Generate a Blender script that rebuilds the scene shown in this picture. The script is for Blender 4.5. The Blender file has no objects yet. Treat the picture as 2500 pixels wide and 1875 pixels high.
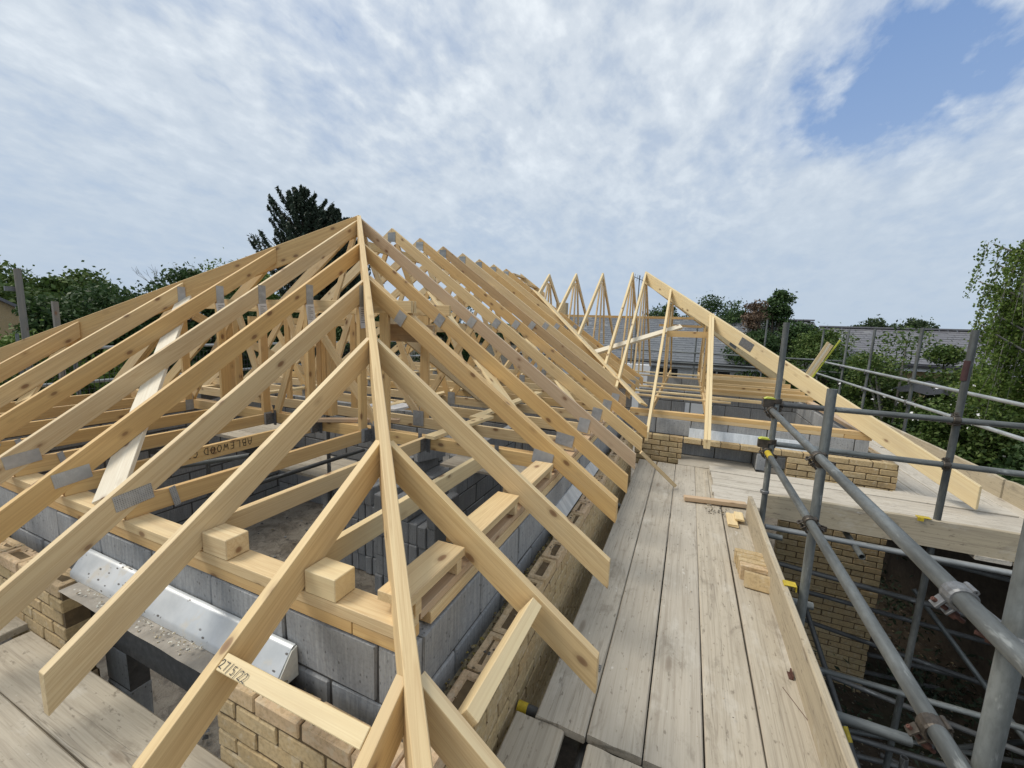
import bpy, bmesh, math, random
import numpy as np
from mathutils import Vector, Matrix
V = Vector
random.seed(7)
rad = math.radians
sc = bpy.context.scene
C = bpy.data.collections.new("site"); sc.collection.children.link(C)

# ------------------------------------------------------------------ camera
CAMZ = 1.693
yaw, pit, rol = rad(-23.081), rad(7.811), rad(-2.006)
fw = V((math.sin(yaw)*math.cos(pit), math.cos(yaw)*math.cos(pit), -math.sin(pit)))
rt = V((math.cos(yaw), -math.sin(yaw), 0)); dn = fw.cross(rt)
rt2 = rt*math.cos(rol)+dn*math.sin(rol); dn2 = -rt*math.sin(rol)+dn*math.cos(rol)
cam = bpy.data.cameras.new("camera"); co = bpy.data.objects.new("camera", cam); C.objects.link(co)
cam.sensor_width = 36; cam.lens = 1000.63/2500*36; cam.clip_start = .05; cam.clip_end = 2000
co.matrix_world = Matrix((( rt2.x, -dn2.x, -fw.x, 0), (rt2.y, -dn2.y, -fw.y, 0), (rt2.z, -dn2.z, -fw.z, CAMZ), (0,0,0,1)))
sc.camera = co
sc.render.resolution_x = 1024; sc.render.resolution_y = 768

# ------------------------------------------------------------------ light
SUN_EL, SUN_AZ = rad(52), rad(248)      # azimuth clockwise from +Y
sun = bpy.data.lights.new("sun", 'SUN'); sun.energy = 1.5; sun.angle = rad(24); sun.color = (1, .93, .82)
so = bpy.data.objects.new("sun", sun); C.objects.link(so)
sd = V((math.sin(SUN_AZ)*math.cos(SUN_EL), math.cos(SUN_AZ)*math.cos(SUN_EL), math.sin(SUN_EL)))
so.rotation_euler = sd.to_track_quat('Z', 'Y').to_euler()
world = bpy.data.worlds.new("World"); sc.world = world; world.use_nodes = True
nt = world.node_tree; N = nt.nodes; L = nt.links; N.clear()
def nd(t, **k):
    n = N.new(t)
    for a, b in k.items():
        if a == 'inp':
            for i, v in b.items(): n.inputs[i].default_value = v
        else: setattr(n, a, b)
    return n
out = nd('ShaderNodeOutputWorld'); bg = nd('ShaderNodeBackground'); L.new(bg.outputs[0], out.inputs[0])
bg.inputs[1].default_value = .062
sky = nd('ShaderNodeTexSky', sky_type='NISHITA', sun_disc=False, sun_elevation=SUN_EL, sun_rotation=SUN_AZ)
tc = nd('ShaderNodeTexCoord'); sep = nd('ShaderNodeSeparateXYZ'); L.new(tc.outputs['Generated'], sep.inputs[0])
def mth(op, a, b=None, clamp=False):
    n = nd('ShaderNodeMath', operation=op, use_clamp=clamp)
    for i, v in enumerate((a, b)):
        if v is None: continue
        if isinstance(v, (int, float)): n.inputs[i].default_value = v
        else: L.new(v, n.inputs[i])
    return n.outputs[0]
zz = mth('ADD', mth('MAXIMUM', sep.outputs[2], 0.0), .35)
cx = nd('ShaderNodeCombineXYZ'); L.new(mth('DIVIDE', sep.outputs[0], zz), cx.inputs[0]); L.new(mth('DIVIDE', sep.outputs[1], zz), cx.inputs[1])
def noise(vec, scale, det, rough, dist=0, off=(0,0,0), sc3=(1,1,1), rot=0):
    mp = nd('ShaderNodeMapping'); mp.inputs[1].default_value = off; mp.inputs[3].default_value = sc3; mp.inputs[2].default_value = (0,0,rot); L.new(vec, mp.inputs[0])
    n = nd('ShaderNodeTexNoise'); n.inputs['Scale'].default_value = scale; n.inputs['Detail'].default_value = det
    n.inputs['Roughness'].default_value = rough; n.inputs['Distortion'].default_value = dist; L.new(mp.outputs[0], n.inputs['Vector']); return n.outputs[0]
def ramp(f, *st):
    r = nd('ShaderNodeValToRGB'); e = r.color_ramp.elements
    while len(e) < len(st): e.new(.5)
    for i, (p, c) in enumerate(st): e[i].position = p; e[i].color = c if len(c) == 4 else (*c, 1)
    L.new(f, r.inputs[0]); return r.outputs[0]
def mixc(f, a, b, mode='MIX'):
    n = nd('ShaderNodeMix', data_type='RGBA', blend_type=mode)
    for i, v in ((0, f), (6, a), (7, b)):
        if isinstance(v, (int, float)): n.inputs[i].default_value = v
        elif isinstance(v, tuple): n.inputs[i].default_value = v
        else: L.new(v, n.inputs[i])
    return n.outputs[2]
big = noise(cx.outputs[0], 1.3, 4, .5, .4, (3.1, 1.2, 0), (1, .8, 1), .5)
med = noise(cx.outputs[0], 6.0, 7, .58, .25, (0.3, 5, 0), (1.1, .8, 1), .4)
fin = noise(cx.outputs[0], 17.0, 5, .55, .1, (9, 2, 0), (1.1, .8, 1), .3)
cell = mth('ADD', mth('MULTIPLY', med, .62), mth('MULTIPLY', fin, .38))
# a break in the cloud, east of north-east
gv = nd('ShaderNodeVectorMath', operation='DISTANCE'); gm = nd('ShaderNodeMapping'); gm.inputs[3].default_value = (1, 1, 1); L.new(cx.outputs[0], gm.inputs[0])
wn = nd('ShaderNodeTexNoise'); wn.inputs['Scale'].default_value = 3.2; wn.inputs['Detail'].default_value = 4; L.new(cx.outputs[0], wn.inputs['Vector'])
wv = nd('ShaderNodeVectorMath', operation='MULTIPLY_ADD'); L.new(wn.outputs['Color'], wv.inputs[0]); wv.inputs[1].default_value = (.34,.34,0); L.new(gm.outputs[0], wv.inputs[2])
L.new(wv.outputs[0], gv.inputs[0]); gv.inputs[1].default_value = (.37+.17, 1.20+.17, 0)
gap = mth('SUBTRACT', 1.0, mth('DIVIDE', gv.outputs['Value'], .31), True)
cov = mth('ADD', mth('ADD', mth('MULTIPLY', cell, 1.0), mth('MULTIPLY', big, .55)), mth('MULTIPLY', gap, -.56))
covm = ramp(cov, (.44, (0,0,0)), (.60, (.68,.68,.68)), (.80, (1,1,1)))
white = ramp(cell, (.38, (5.3,6.0,6.9)), (.52, (6.5,7.1,7.8)), (.66, (8.6,9.1,9.5)))
low = ramp(sep.outputs[2], (0.0, (1,1,1)), (.16, (.85,.85,.85)), (.36, (.35,.35,.35)), (.62, (0,0,0)))
blue = mixc(.6, sky.outputs[0], (1.7, 3.3, 6.9, 1))
blue = mixc(low, blue, (4.0, 5.1, 6.7, 1))
white = mixc(low, white, (4.7, 5.6, 6.7, 1))
L.new(mixc(covm, blue, white), bg.inputs[0])

sc.view_settings.view_transform = 'Standard'; sc.view_settings.look = 'None'
sc.view_settings.exposure = 0.80; sc.view_settings.gamma = 1; sc.view_settings.use_curve_mapping = False
try: sc.render.engine = 'CYCLES'
except Exception: pass

# ------------------------------------------------------------------ materials
class MT:
    def __init__(s, name, rough=.7, metal=0):
        s.m = bpy.data.materials.new(name); s.m.use_nodes = True; s.t = s.m.node_tree; s.n = s.t.nodes; s.l = s.t.links
        s.b = s.n['Principled BSDF']; s.b.inputs['Roughness'].default_value = rough; s.b.inputs['Metallic'].default_value = metal
        s.tc = s.n.new('ShaderNodeTexCoord'); s.oi = s.n.new('ShaderNodeObjectInfo')
        s.obj = s.tc.outputs['Object']
    def put(s, n, i, v):
        if isinstance(v, (int, float, tuple, list)): n.inputs[i].default_value = v
        else: s.l.new(v, n.inputs[i])
    def rnd(s, k=37.0):
        c = s.n.new('ShaderNodeCombineXYZ')
        for i, a in enumerate((k, k*.37, k*1.7)):
            m = s.math('MULTIPLY', s.oi.outputs['Random'], a); s.l.new(m, c.inputs[i])
        v = s.n.new('ShaderNodeVectorMath'); v.operation = 'ADD'; s.l.new(s.obj, v.inputs[0]); s.l.new(c.outputs[0], v.inputs[1]); s.obj = v.outputs[0]
    def math(s, op, a, b=None, clamp=False):
        n = s.n.new('ShaderNodeMath'); n.operation = op; n.use_clamp = clamp; s.put(n, 0, a)
        if b is not None: s.put(n, 1, b)
        return n.outputs[0]
    def map(s, scl, vec=None):
        n = s.n.new('ShaderNodeMapping'); n.inputs[3].default_value = scl; s.l.new(vec or s.obj, n.inputs[0]); return n.outputs[0]
    def noise(s, scl, scale=1, det=3, rough=.5, dist=0, vec=None):
        n = s.n.new('ShaderNodeTexNoise'); s.l.new(s.map(scl, vec), n.inputs['Vector'])
        for k, v in (('Scale', scale), ('Detail', det), ('Roughness', rough), ('Distortion', dist)): n.inputs[k].default_value = v
        return n.outputs[0]
    def vor(s, scl, scale=1, feat='F1', rnd=1):
        n = s.n.new('ShaderNodeTexVoronoi'); n.feature = feat; n.inputs['Scale'].default_value = scale; n.inputs['Randomness'].default_value = rnd
        s.l.new(s.map(scl), n.inputs['Vector']); return n
    def ramp(s, f, *st):
        r = s.n.new('ShaderNodeValToRGB'); e = r.color_ramp.elements
        while len(e) < len(st): e.new(.5)
        for i, (p, c) in enumerate(st):
            if isinstance(c, (int, float)): c = (c, c, c)
            e[i].position = p; e[i].color = (*c, 1)
        s.l.new(f, r.inputs[0]); return r.outputs[0]
    def mix(s, f, a, b, mode='MIX'):
        n = s.n.new('ShaderNodeMix'); n.data_type = 'RGBA'; n.blend_type = mode
        for i, v in ((0, f), (6, a), (7, b)):
            if isinstance(v, tuple) and len(v) == 3: v = (*v, 1)
            s.put(n, i, v)
        return n.outputs[2]
    def col(s, c):
        if isinstance(c, tuple): c = (*c[:3], 1)
        s.put(s.b, 'Base Color', c)
    def bump(s, h, st=.3, d=.01):
        n = s.n.new('ShaderNodeBump'); n.inputs['Strength'].default_value = st; n.inputs['Distance'].default_value = d; s.l.new(h, n.inputs['Height']); s.l.new(n.outputs[0], s.b.inputs['Normal'])

def wood(name, a, b, c, knots=1.0, stain=0.0, grainc=(.30,.16,.06), rough=.62, wet=(.45,.36,.25)):
    """a, b, c: three tones picked per object; grain runs along local X."""
    m = MT(name, rough); r0 = m.oi.outputs['Random']
    base = m.ramp(r0, (0, a), (.5, b), (1, c)); m.rnd()
    broad = m.noise((.8, 9, 9), 1, 3, .5, .6); base = m.mix(m.ramp(m.noise((.5, 2, 2), 1, 2, .5), (.35, 0), (.65, .5)), base, m.mix(.35, base, (.52,.48,.36)))
    rings = m.noise((.55, 26, 26), 1, 4, .55, 1.2)
    fine = m.noise((3, 170, 170), 1, 2, .6)
    col = m.mix(m.ramp(broad, (.3, 0), (.75, .55)), base, grainc, 'MULTIPLY') if 0 else m.mix(m.ramp(broad, (.32, 0.0), (.75, .28)), base, m.mix(.55, base, grainc))
    col = m.mix(m.ramp(rings, (.44, 0), (.50, .34), (.53, .05), (.57, .22), (.62, 0)), col, grainc)
    col = m.mix(m.ramp(fine, (.3, .16), (.62, 0)), col, grainc)
    v = m.vor((6.5, 12, 12)); d = v.outputs['Distance']
    pick = m.math('GREATER_THAN', m.math('FRACT', m.math('MULTIPLY', v.outputs['Color'], 3.7)), 1-.30*knots)
    kn = m.math('MULTIPLY', m.ramp(d, (.07, 1), (.15, .85), (.19, .3), (.34, 0)), pick)
    col = m.mix(m.math('MULTIPLY', kn, .85), col, (.17, .075, .03))
    if stain: 
        st = m.noise((1.1, 5, 5), 1, 5, .62); col = m.mix(m.ramp(st, (.52, 0), (.72, stain)), col, wet)
    m.col(col); m.bump(m.math('ADD', m.math('MULTIPLY', fine, .6), rings), .22, .002)
    return m.m
M = {}
M['timber'] = wood('new_timber', (.78,.625,.37), (.78,.57,.275), (.72,.565,.33), 1, .28, (.40,.22,.085))
M['timber_pink'] = wood('rough_sawn_timber', (.62,.46,.30), (.57,.41,.255), (.62,.45,.28), 1.1, .5, (.33,.20,.12))
M['timber_gold'] = wood('golden_timber', (.75,.52,.225), (.73,.50,.21), (.68,.45,.18), 1.2, .3, (.38,.18,.06))
M['timber_dark'] = wood('weather_stained_timber', (.52,.36,.18), (.50,.34,.17), (.48,.33,.18), 1.4, .85, (.25,.13,.06), wet=(.22,.16,.10))
M['timber_pale'] = wood('pale_planed_timber', (.80,.65,.375), (.80,.63,.35), (.80,.66,.39), .9, .25, (.55,.38,.18))
M['timber_white'] = wood('bleached_brace_timber', (.80,.74,.60), (.78,.72,.58), (.80,.74,.6), .5, .3, (.55,.44,.30), wet=(.52,.44,.33))

def deckwood(name, tones, dirt=.6):
    m = MT(name, .8); base = m.ramp(m.oi.outputs['Random'], (0, tones[0]), (.5, tones[1]), (1, tones[2])); m.rnd(61)
    g = m.noise((1.0, 34, 34), 1, 5, .6, 1.6); f = m.noise((5, 190, 190), 1, 2, .6); b = m.noise((1.1, 3.2, 3.2), 1, 6, .6, .3)
    cr = m.noise((.55, 15, 15), 1, 3, .45, 1.6)
    col = m.mix(m.ramp(b, (.42, 0), (.72, .42)), base, (.33,.29,.23))
    col = m.mix(m.ramp(g, (.36, .36), (.50, 0)), col, (.22,.18,.135))
    col = m.mix(m.ramp(f, (.3, .22), (.6, 0)), col, (.25,.20,.14))
    crk = m.ramp(cr, (.490, 0), (.498, .7), (.501, .7), (.508, 0))
    crm = m.math('MULTIPLY', crk, m.ramp(m.noise((.7, 2.5, 2.5), 1, 2), (.52, 0), (.62, .75)))
    col = m.mix(crm, col, (.10,.08,.06))
    v = m.vor((1.6, 6, 6)); pick = m.math('GREATER_THAN', m.math('FRACT', m.math('MULTIPLY', v.outputs['Color'], 5.1)), .66)
    kn = m.math('MULTIPLY', m.ramp(v.outputs['Distance'], (.02, 1), (.07, .8), (.11, .2), (.22, 0)), pick)
    col = m.mix(m.math('MULTIPLY', kn, .62), col, (.17,.125,.085))
    sp = m.noise((18, 40, 40), 1, 3, .6); col = m.mix(m.ramp(sp, (.62, 0), (.70, dirt)), col, (.14,.115,.085)); wsp = m.noise((9, 16, 16), 1, 3, .6); col = m.mix(m.ramp(wsp, (.72, 0), (.76, .6)), col, (.66,.64,.58))
    sm = m.noise((2.2, 4, 4), 1, 5, .7); col = m.mix(m.ramp(sm, (.56, 0), (.70, .5)), col, (.62,.59,.52))
    sd = m.noise((3.5, 7, 7), 1, 5, .7, .5); col = m.mix(m.ramp(sd, (.56, 0), (.70, .5)), col, (.19,.16,.12))
    m.col(col); m.bump(m.math('SUBTRACT', m.math('ADD', m.math('MULTIPLY', f, .4), g), m.math('MULTIPLY', crm, 1.5)), .35, .003)
    return m.m
M['deck'] = deckwood('weathered_scaffold_board', ((.50,.455,.375), (.43,.39,.32), (.53,.485,.405)))
M['deck_warm'] = deckwood('dusty_scaffold_board', ((.50,.445,.35), (.465,.415,.325), (.51,.455,.36)))
M['deck_white'] = deckwood('bleached_scaffold_board', ((.58,.54,.46), (.54,.50,.43), (.60,.565,.49)), .4)
M['toe'] = deckwood('toe_board_timber', ((.47,.40,.28), (.46,.395,.28), (.42,.37,.28)))

def brickmat(name, tones, joint=False):
    m = MT(name, .9); base = m.ramp(m.oi.outputs['Random'], *[(i/(len(tones)-1), t) for i, t in enumerate(tones)]); m.rnd(53)
    a = m.noise((11, 11, 18), 1, 4, .65); b = m.noise((60, 60, 60), 1, 3, .6); c = m.noise((26, 26, 26), 1, 3, .5)
    col = m.mix(m.ramp(a, (.35, 0), (.68, .55)), base, (.52,.37,.18)); col = m.mix(m.ramp(b, (.35, .4), (.55, 0)), col, (.22,.15,.075))
    col = m.mix(m.ramp(c, (.56, 0), (.68, .5)), col, (.58,.50,.36)); mm = m.noise((7,7,9), 1, 4, .7); col = m.mix(m.ramp(mm, (.60, 0), (.70, .65)), col, (.27,.20,.12))
    m.col(col); m.bump(m.math('ADD', m.math('MULTIPLY', b, .5), a), .5, .004); return m.m
M['brick'] = brickmat('buff_brick', ((.50,.395,.22), (.43,.325,.18), (.55,.44,.265), (.45,.32,.165)))
M['brick_top'] = brickmat('buff_brick_frog', ((.60,.45,.29), (.55,.42,.26), (.64,.47,.33)))
def plain(name, col, rough=.8, metal=0, var=.25, scale=20, bump=.25, dark=None, sc3=(1,1,1)):
    m = MT(name, rough, metal); m.rnd(29); n = m.noise(sc3, scale, 5, .65); n2 = m.noise(sc3, scale*5, 3, .6)
    d = dark or tuple(c*(1-var) for c in col)
    c = m.mix(m.ramp(n, (.3, 0), (.7, 1)), d, tuple(min(1, c*(1+var*.5)) for c in col)); c = m.mix(m.ramp(n2, (.3, .35), (.6, 0)), c, d)
    m.col(c)
    if bump: m.bump(m.math('ADD', n, m.math('MULTIPLY', n2, .4)), bump, .004)
    return m.m
M['mortar'] = plain('brown_mortar', (.15,.105,.055), .95, var=.35, scale=30)
M['mortar_grey'] = plain('grey_mortar', (.10,.098,.094), .95, var=.35, scale=30)
def blockmat(name, tones, streak=.5):
    m = MT(name, .92); base = m.ramp(m.oi.outputs['Random'], *[(i/(len(tones)-1), t) for i, t in enumerate(tones)]); m.rnd(41)
    s = m.noise((60, 60, 3.5), 1, 4, .7, .6); p = m.noise((70, 70, 70), 1, 3, .6); b = m.noise((5, 5, 4), 1, 4, .6)
    pit = m.vor((34, 34, 22)); 
    col = m.mix(m.ramp(s, (.47, 0), (.62, streak)), base, (.50,.515,.52)); col = m.mix(m.ramp(b, (.4, 0), (.7, .5)), col, (.22,.228,.235))
    col = m.mix(m.ramp(pit.outputs['Distance'], (.10, .7), (.17, 0)), col, (.09,.09,.09)); col = m.mix(m.ramp(p, (.3, .3), (.55, 0)), col, (.13,.13,.13))
    m.col(col); m.bump(m.math('ADD', s, m.math('MULTIPLY', p, .5)), .5, .004); return m.m
M['block'] = blockmat('aerated_block', ((.33,.345,.36), (.29,.305,.32), (.37,.38,.39)), .5)
M['block_dark'] = blockmat('dense_block', ((.27,.278,.285), (.235,.243,.25), (.30,.305,.31)), .3)

def galv(name, base, metal=.75, rough=.5, dark=(.17,.18,.18)):
    m = MT(name, rough, metal); tone = m.math('ADD', .72, m.math('MULTIPLY', m.oi.outputs['Random'], .5)); m.rnd(17)
    a = m.noise((2.2, 14, 14), 1, 5, .65); b = m.noise((30, 60, 60), 1, 3, .6); d = m.noise((5, 22, 22), 1, 4, .7)
    col = m.mix(m.ramp(a, (.35, 0), (.66, 1)), dark, base); col = m.mix(m.ramp(b, (.35, .35), (.55, 0)), col, dark)
    col = m.mix(m.ramp(d, (.62, 0), (.70, .45)), col, (.5,.52,.5)); v = m.n.new('ShaderNodeHueSaturation'); m.l.new(col, v.inputs['Color']); m.l.new(tone, v.inputs['Value'])
    m.col(v.outputs[0]); m.put(m.b, 'Roughness', m.ramp(a, (.3, rough+.15), (.7, rough-.08))); m.bump(b, .12, .001); return m.m
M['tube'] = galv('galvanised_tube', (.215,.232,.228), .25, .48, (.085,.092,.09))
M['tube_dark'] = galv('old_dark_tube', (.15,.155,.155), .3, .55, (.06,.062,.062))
M['tube_bright'] = galv('bright_tube', (.44,.455,.455), .35, .42, (.24,.255,.255))
M['steel_lintel'] = galv('galvanised_lintel', (.66,.69,.71), .3, .4, (.45,.48,.50))
M['plate'] = None
m = MT('punched_nail_plate', .45, .3); m.rnd(5)
v = m.vor((1, 1, 1), 110, 'F1', .05); col = m.mix(m.ramp(v.outputs['Distance'], (.22, 1), (.34, 0)), (.40,.41,.415), (.13,.13,.13))
n_ = m.noise((1, 1, 1), 25, 3, .6); m.col(m.mix(m.ramp(n_, (.4, 0), (.7, .6)), col, (.52,.53,.54))); m.bump(v.outputs['Distance'], .5, .002); M['plate'] = m.m
M['coupler'] = plain('greasy_coupler_steel', (.10,.085,.07), .5, .6, .5, 40, .4)
M['rust'] = plain('rusty_steel', (.13,.06,.045), .8, .3, .5, 60, .5)
M['hanger'] = plain('galvanised_hanger', (.22,.225,.23), .5, .5, .4, 60, .2)
M['yellow'] = plain('yellow_paint', (.58,.43,.03), .5, 0, .35, 40, .1)
M['green_yellow'] = plain('lime_plastic', (.50,.53,.06), .4, 0, .1, 20, 0)
M['blue'] = plain('blue_plastic', (.02,.05,.38), .35, 0, .2, 8, 0)
M['red'] = plain('red_paint', (.055,.022,.022), .6, 0, .3, 30, 0)
M['foam'] = plain('white_insulation_foam', (.66,.66,.60), .95, 0, .15, 60, .4)
M['wool'] = plain('yellow_mineral_wool', (.42,.34,.10), 1, 0, .5, 50, .8)
M['ink'] = plain('marker_ink', (.02,.018,.02), .5, 0, .1, 10, 0)
M['paper'] = plain('white_paper_tag', (.72,.72,.72), .6, 0, .06, 12, 0)
M['print'] = plain('grey_print', (.25,.25,.27), .6, 0, .1, 12, 0)
M['black'] = plain('black_plastic', (.025,.025,.028), .5, 0, .2, 20, .1)
M['brown_ply'] = plain('brown_shuttering_ply', (.13,.06,.03), .5, 0, .4, 6, .1)
M['white_paint'] = plain('white_render', (.74,.75,.76), .7, 0, .08, 4, .1)
M['glass'] = plain('dark_window_glass', (.03,.035,.04), .08, 0, .2, 2, 0)
M['rubble'] = plain('mortar_droppings', (.40,.33,.20), 1, 0, .55, 24, 1.0, dark=(.14,.115,.08))
M['slate'] = None
def slatemat(name, tones):
    m = MT(name, .55); base = m.ramp(m.oi.outputs['Random'], (0, tones[0]), (.5, tones[1]), (1, tones[2]))
    geo = m.n.new('ShaderNodeNewGeometry'); r = geo.outputs['Random Per Island']
    base = m.mix(.6, base, m.ramp(r, (0, tones[0]), (.45, tones[1]), (.9, tones[2]), (.97, (.30,.31,.31))))
    n = m.noise((1, 1, 1), 12, 4, .6); m.col(m.mix(m.ramp(n, (.35, 0), (.7, .45)), base, (.22,.225,.22))); m.bump(n, .3, .01); return m.m
M['slate'] = slatemat('blue_slate', ((.13,.14,.16), (.10,.112,.13), (.17,.18,.19)))
M['slate_grey'] = slatemat('grey_slate', ((.14,.14,.155), (.12,.12,.14), (.165,.16,.17)))
# ground: bare earth, rubble, grass further out
m = MT('earth', 1); n = m.noise((1,1,1), .5, 6, .6); n2 = m.noise((1,1,1), 7, 6, .7); n3 = m.noise((1,1,1), .12, 3, .5)
c = m.mix(m.ramp(n2, (.3, 0), (.7, 1)), (.035,.027,.019), (.095,.073,.05)); c = m.mix(m.ramp(n, (.45, 0), (.62, .8)), c, (.03,.04,.016))
vv = m.vor((1,1,1), 11); c = m.mix(m.ramp(vv.outputs['Distance'], (.08, .8), (.16, 0)), c, (.25,.22,.17)); m.col(c); m.bump(n2, .8, .05); M['earth'] = m.m
m = MT('dusty_membrane', .6); n = m.noise((1,1.4,1), 1.3, 6, .62, 1.2); n2 = m.noise((1,1,1), 9, 5, .65, .8)
c = m.mix(m.ramp(n, (.35, 0), (.65, 1)), (.20,.17,.13), (.38,.34,.28)); c = m.mix(m.ramp(n2, (.5, 0), (.62, .7)), c, (.13,.11,.09)); m.col(c); m.bump(m.math('ADD', n, n2), .9, .04); M['floor'] = m.m
def leafmat(name, a, b, c, tr=.25):
    m = MT(name, .55); g = m.n.new('ShaderNodeNewGeometry'); r = g.outputs['Random Per Island']
    col = m.ramp(r, (0, a), (.5, b), (1, c)); n = m.noise((1,1,1), .9, 2, .5); col = m.mix(m.ramp(n, (.35, .0), (.65, .45)), col, a); m.col(col)
    m.b.inputs['Specular IOR Level'].default_value = .25
    t = m.n.new('ShaderNodeBsdfTranslucent'); m.l.new(col, t.inputs[0]); x = m.n.new('ShaderNodeMixShader'); x.inputs[0].default_value = tr
    m.l.new(m.b.outputs[0], x.inputs[1]); m.l.new(t.outputs[0], x.inputs[2]); m.l.new(x.outputs[0], m.n['Material Output'].inputs[0]); return m.m
M['leaf'] = leafmat('broad_leaves', (.045,.085,.020), (.090,.145,.035), (.160,.210,.060))
M['leaf_dark'] = leafmat('dark_leaves', (.028,.060,.020), (.055,.100,.030), (.095,.145,.050))
M['needle'] = leafmat('fir_needles', (.03,.046,.03), (.048,.072,.045), (.085,.115,.07), .08)
M['leaf_lime'] = leafmat('fresh_leaves', (.075,.130,.025), (.130,.200,.040), (.210,.270,.070), .3)
M['leaf_brown'] = leafmat('dead_needles', (.100,.065,.040), (.160,.110,.075), (.200,.145,.100), .1)
M['leaf_cyp'] = leafmat('cypress_sprays', (.035,.070,.022), (.055,.105,.032), (.090,.140,.045), .1)
M['leaf_far'] = leafmat('distant_leaves', (.05,.08,.035), (.075,.11,.05), (.10,.14,.07), .2)
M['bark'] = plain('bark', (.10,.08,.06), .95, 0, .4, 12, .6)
M['bark_grey'] = plain('grey_bark', (.26,.25,.23), .95, 0, .3, 12, .4)
M['old_post'] = wood('silvered_post', (.20,.185,.16), (.19,.175,.15), (.21,.195,.17), .5, .3, (.14,.12,.10))

# ------------------------------------------------------------------ builders
W = {}
def link(o, parent=None, Mx=None, label=None, cat=None, group=None, kind=None):
    Mx = Mx or Matrix.Identity(4); C.objects.link(o)
    if parent is not None: o.parent = parent; o.matrix_basis = W[parent.name].inverted() @ Mx
    else: o.matrix_basis = Mx
    W[o.name] = Mx
    if label: o['label'] = label
    if cat: o['category'] = cat
    if group: o['group'] = group
    if kind: o['kind'] = kind
    return o
def empty(name, loc, label, cat, group=None):
    o = bpy.data.objects.new(name, None); o.empty_display_size = .1
    return link(o, None, Matrix.Translation(V(loc)), label, cat, group)
def mesh(name, vs, fs, mat, smooth=False):
    me = bpy.data.meshes.new(name); me.from_pydata([tuple(v) for v in vs], [], fs)
    for mm in (mat if isinstance(mat, (list, tuple)) else [mat]): me.materials.append(mm)
    if smooth: me.polygons.foreach_set('use_smooth', [True]*len(me.polygons))
    me.update(); return me
def fixn(me, bev=0, seg=1):
    b = bmesh.new(); b.from_mesh(me)
    if bev: bmesh.ops.bevel(b, geom=b.edges[:], offset=bev, segments=seg, affect='EDGES', clamp_overlap=True)
    bmesh.ops.recalc_face_normals(b, faces=b.faces[:]); b.to_mesh(me); b.free()
def prism(name, poly, T, mat, parent=None, axis=None, bev=.0015, **k):
    poly = [V(p) for p in poly]; T = V(T); ax = V(axis) if axis is not None else poly[1]-poly[0]
    ez = T.normalized(); ax = poly[1]-poly[0] if abs(ax.normalized().dot(ez)) > .99 else ax; ex = (ax - ez*ax.dot(ez)).normalized(); ey = ez.cross(ex); o0 = poly[0]
    R = Matrix((ex, ey, ez)); Mx = Matrix.Translation(o0) @ R.transposed().to_4x4()
    lp = [R @ (p-o0) for p in poly]; lt = R @ T; n = len(lp)
    vs = lp + [p+lt for p in lp]; fs = [list(range(n))[::-1], list(range(n, 2*n))] + [[i, (i+1) % n, n+(i+1) % n, n+i] for i in range(n)]
    me = mesh(name, vs, fs, mat); fixn(me, bev)
    return link(bpy.data.objects.new(name, me), parent, Mx, **k)
def bar(name, a, b, w, d, mat, parent=None, up=(0,0,1), bev=.0015, **k):
    """a to b is the centre of the top face; w across, d down."""
    a, b = V(a), V(b); x = (b-a).normalized(); side = x.cross(V(up)).normalized(); u = side.cross(x)
    p = a - side*w/2
    return prism(name, [p, p+(b-a), p+(b-a)-u*d, p-u*d], side*w, mat, parent, axis=x, bev=bev, **k)
def raf(name, A, B, dv, T, mat, parent=None, **k):
    """member in a vertical plane: A, B on its top edge, plumb ends dv deep"""
    A, B = V(A), V(B); z = V((0,0,dv)); k.setdefault('axis', B-A); return prism(name, [A, B, B-z, A-z], T, mat, parent, **k)
def plate(parent, c, ex, ez, lx, lz, th=.0016, name='nail_plate', mat=None, ridge=None):
    """metal plate centred on c, spanned by ex, ez; stands proud of the timber along ex x ez"""
    c, ex, ez = V(c), V(ex).normalized(), V(ez).normalized(); n = ex.cross(ez)
    p = c - ex*lx/2 - ez*lz/2
    return prism(name, [p, p+ex*lx, p+ex*lx+ez*lz, p+ez*lz], n*th, mat or M['plate'], parent, axis=ex, bev=0)
def tube_mesh(Lg, r, seg=20, hollow=True):
    vs, fs, sm = [], [], []
    def ring(x, rr):
        i0 = len(vs)
        for i in range(seg): a = 2*math.pi*i/seg; vs.append((x, rr*math.cos(a), rr*math.sin(a)))
        return i0
    def wall(a, b, s=True, flip=False):
        for i in range(seg):
            j = (i+1) % seg; f = [a+i, b+i, b+j, a+j]; fs.append(f[::-1] if not flip else f); sm.append(s)
    wall(ring(0, r), ring(Lg, r), flip=True)
    ri = r-.0045
    if hollow:
        wall(ring(0, ri), ring(Lg, ri)); wall(ring(0, r), ring(0, ri), False); wall(ring(Lg, r), ring(Lg, ri), False, True)
    return vs, fs, sm
def tube(name, a, b, mat, parent=None, r=.02415, seg=20, **k):
    a, b = V(a), V(b); x = (b-a).normalized(); y = x.cross(V((0,0,1)) if abs(x.z) < .9 else V((0,1,0))).normalized(); z = x.cross(y)
    Mx = Matrix.Translation(a) @ Matrix((x, y, z)).transposed().to_4x4()
    vs, fs, sm = tube_mesh((b-a).length, r, seg); me = mesh(name, vs, fs, mat); me.polygons.foreach_set('use_smooth', sm); me.update()
    return link(bpy.data.objects.new(name, me), parent, Mx, **k)
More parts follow.
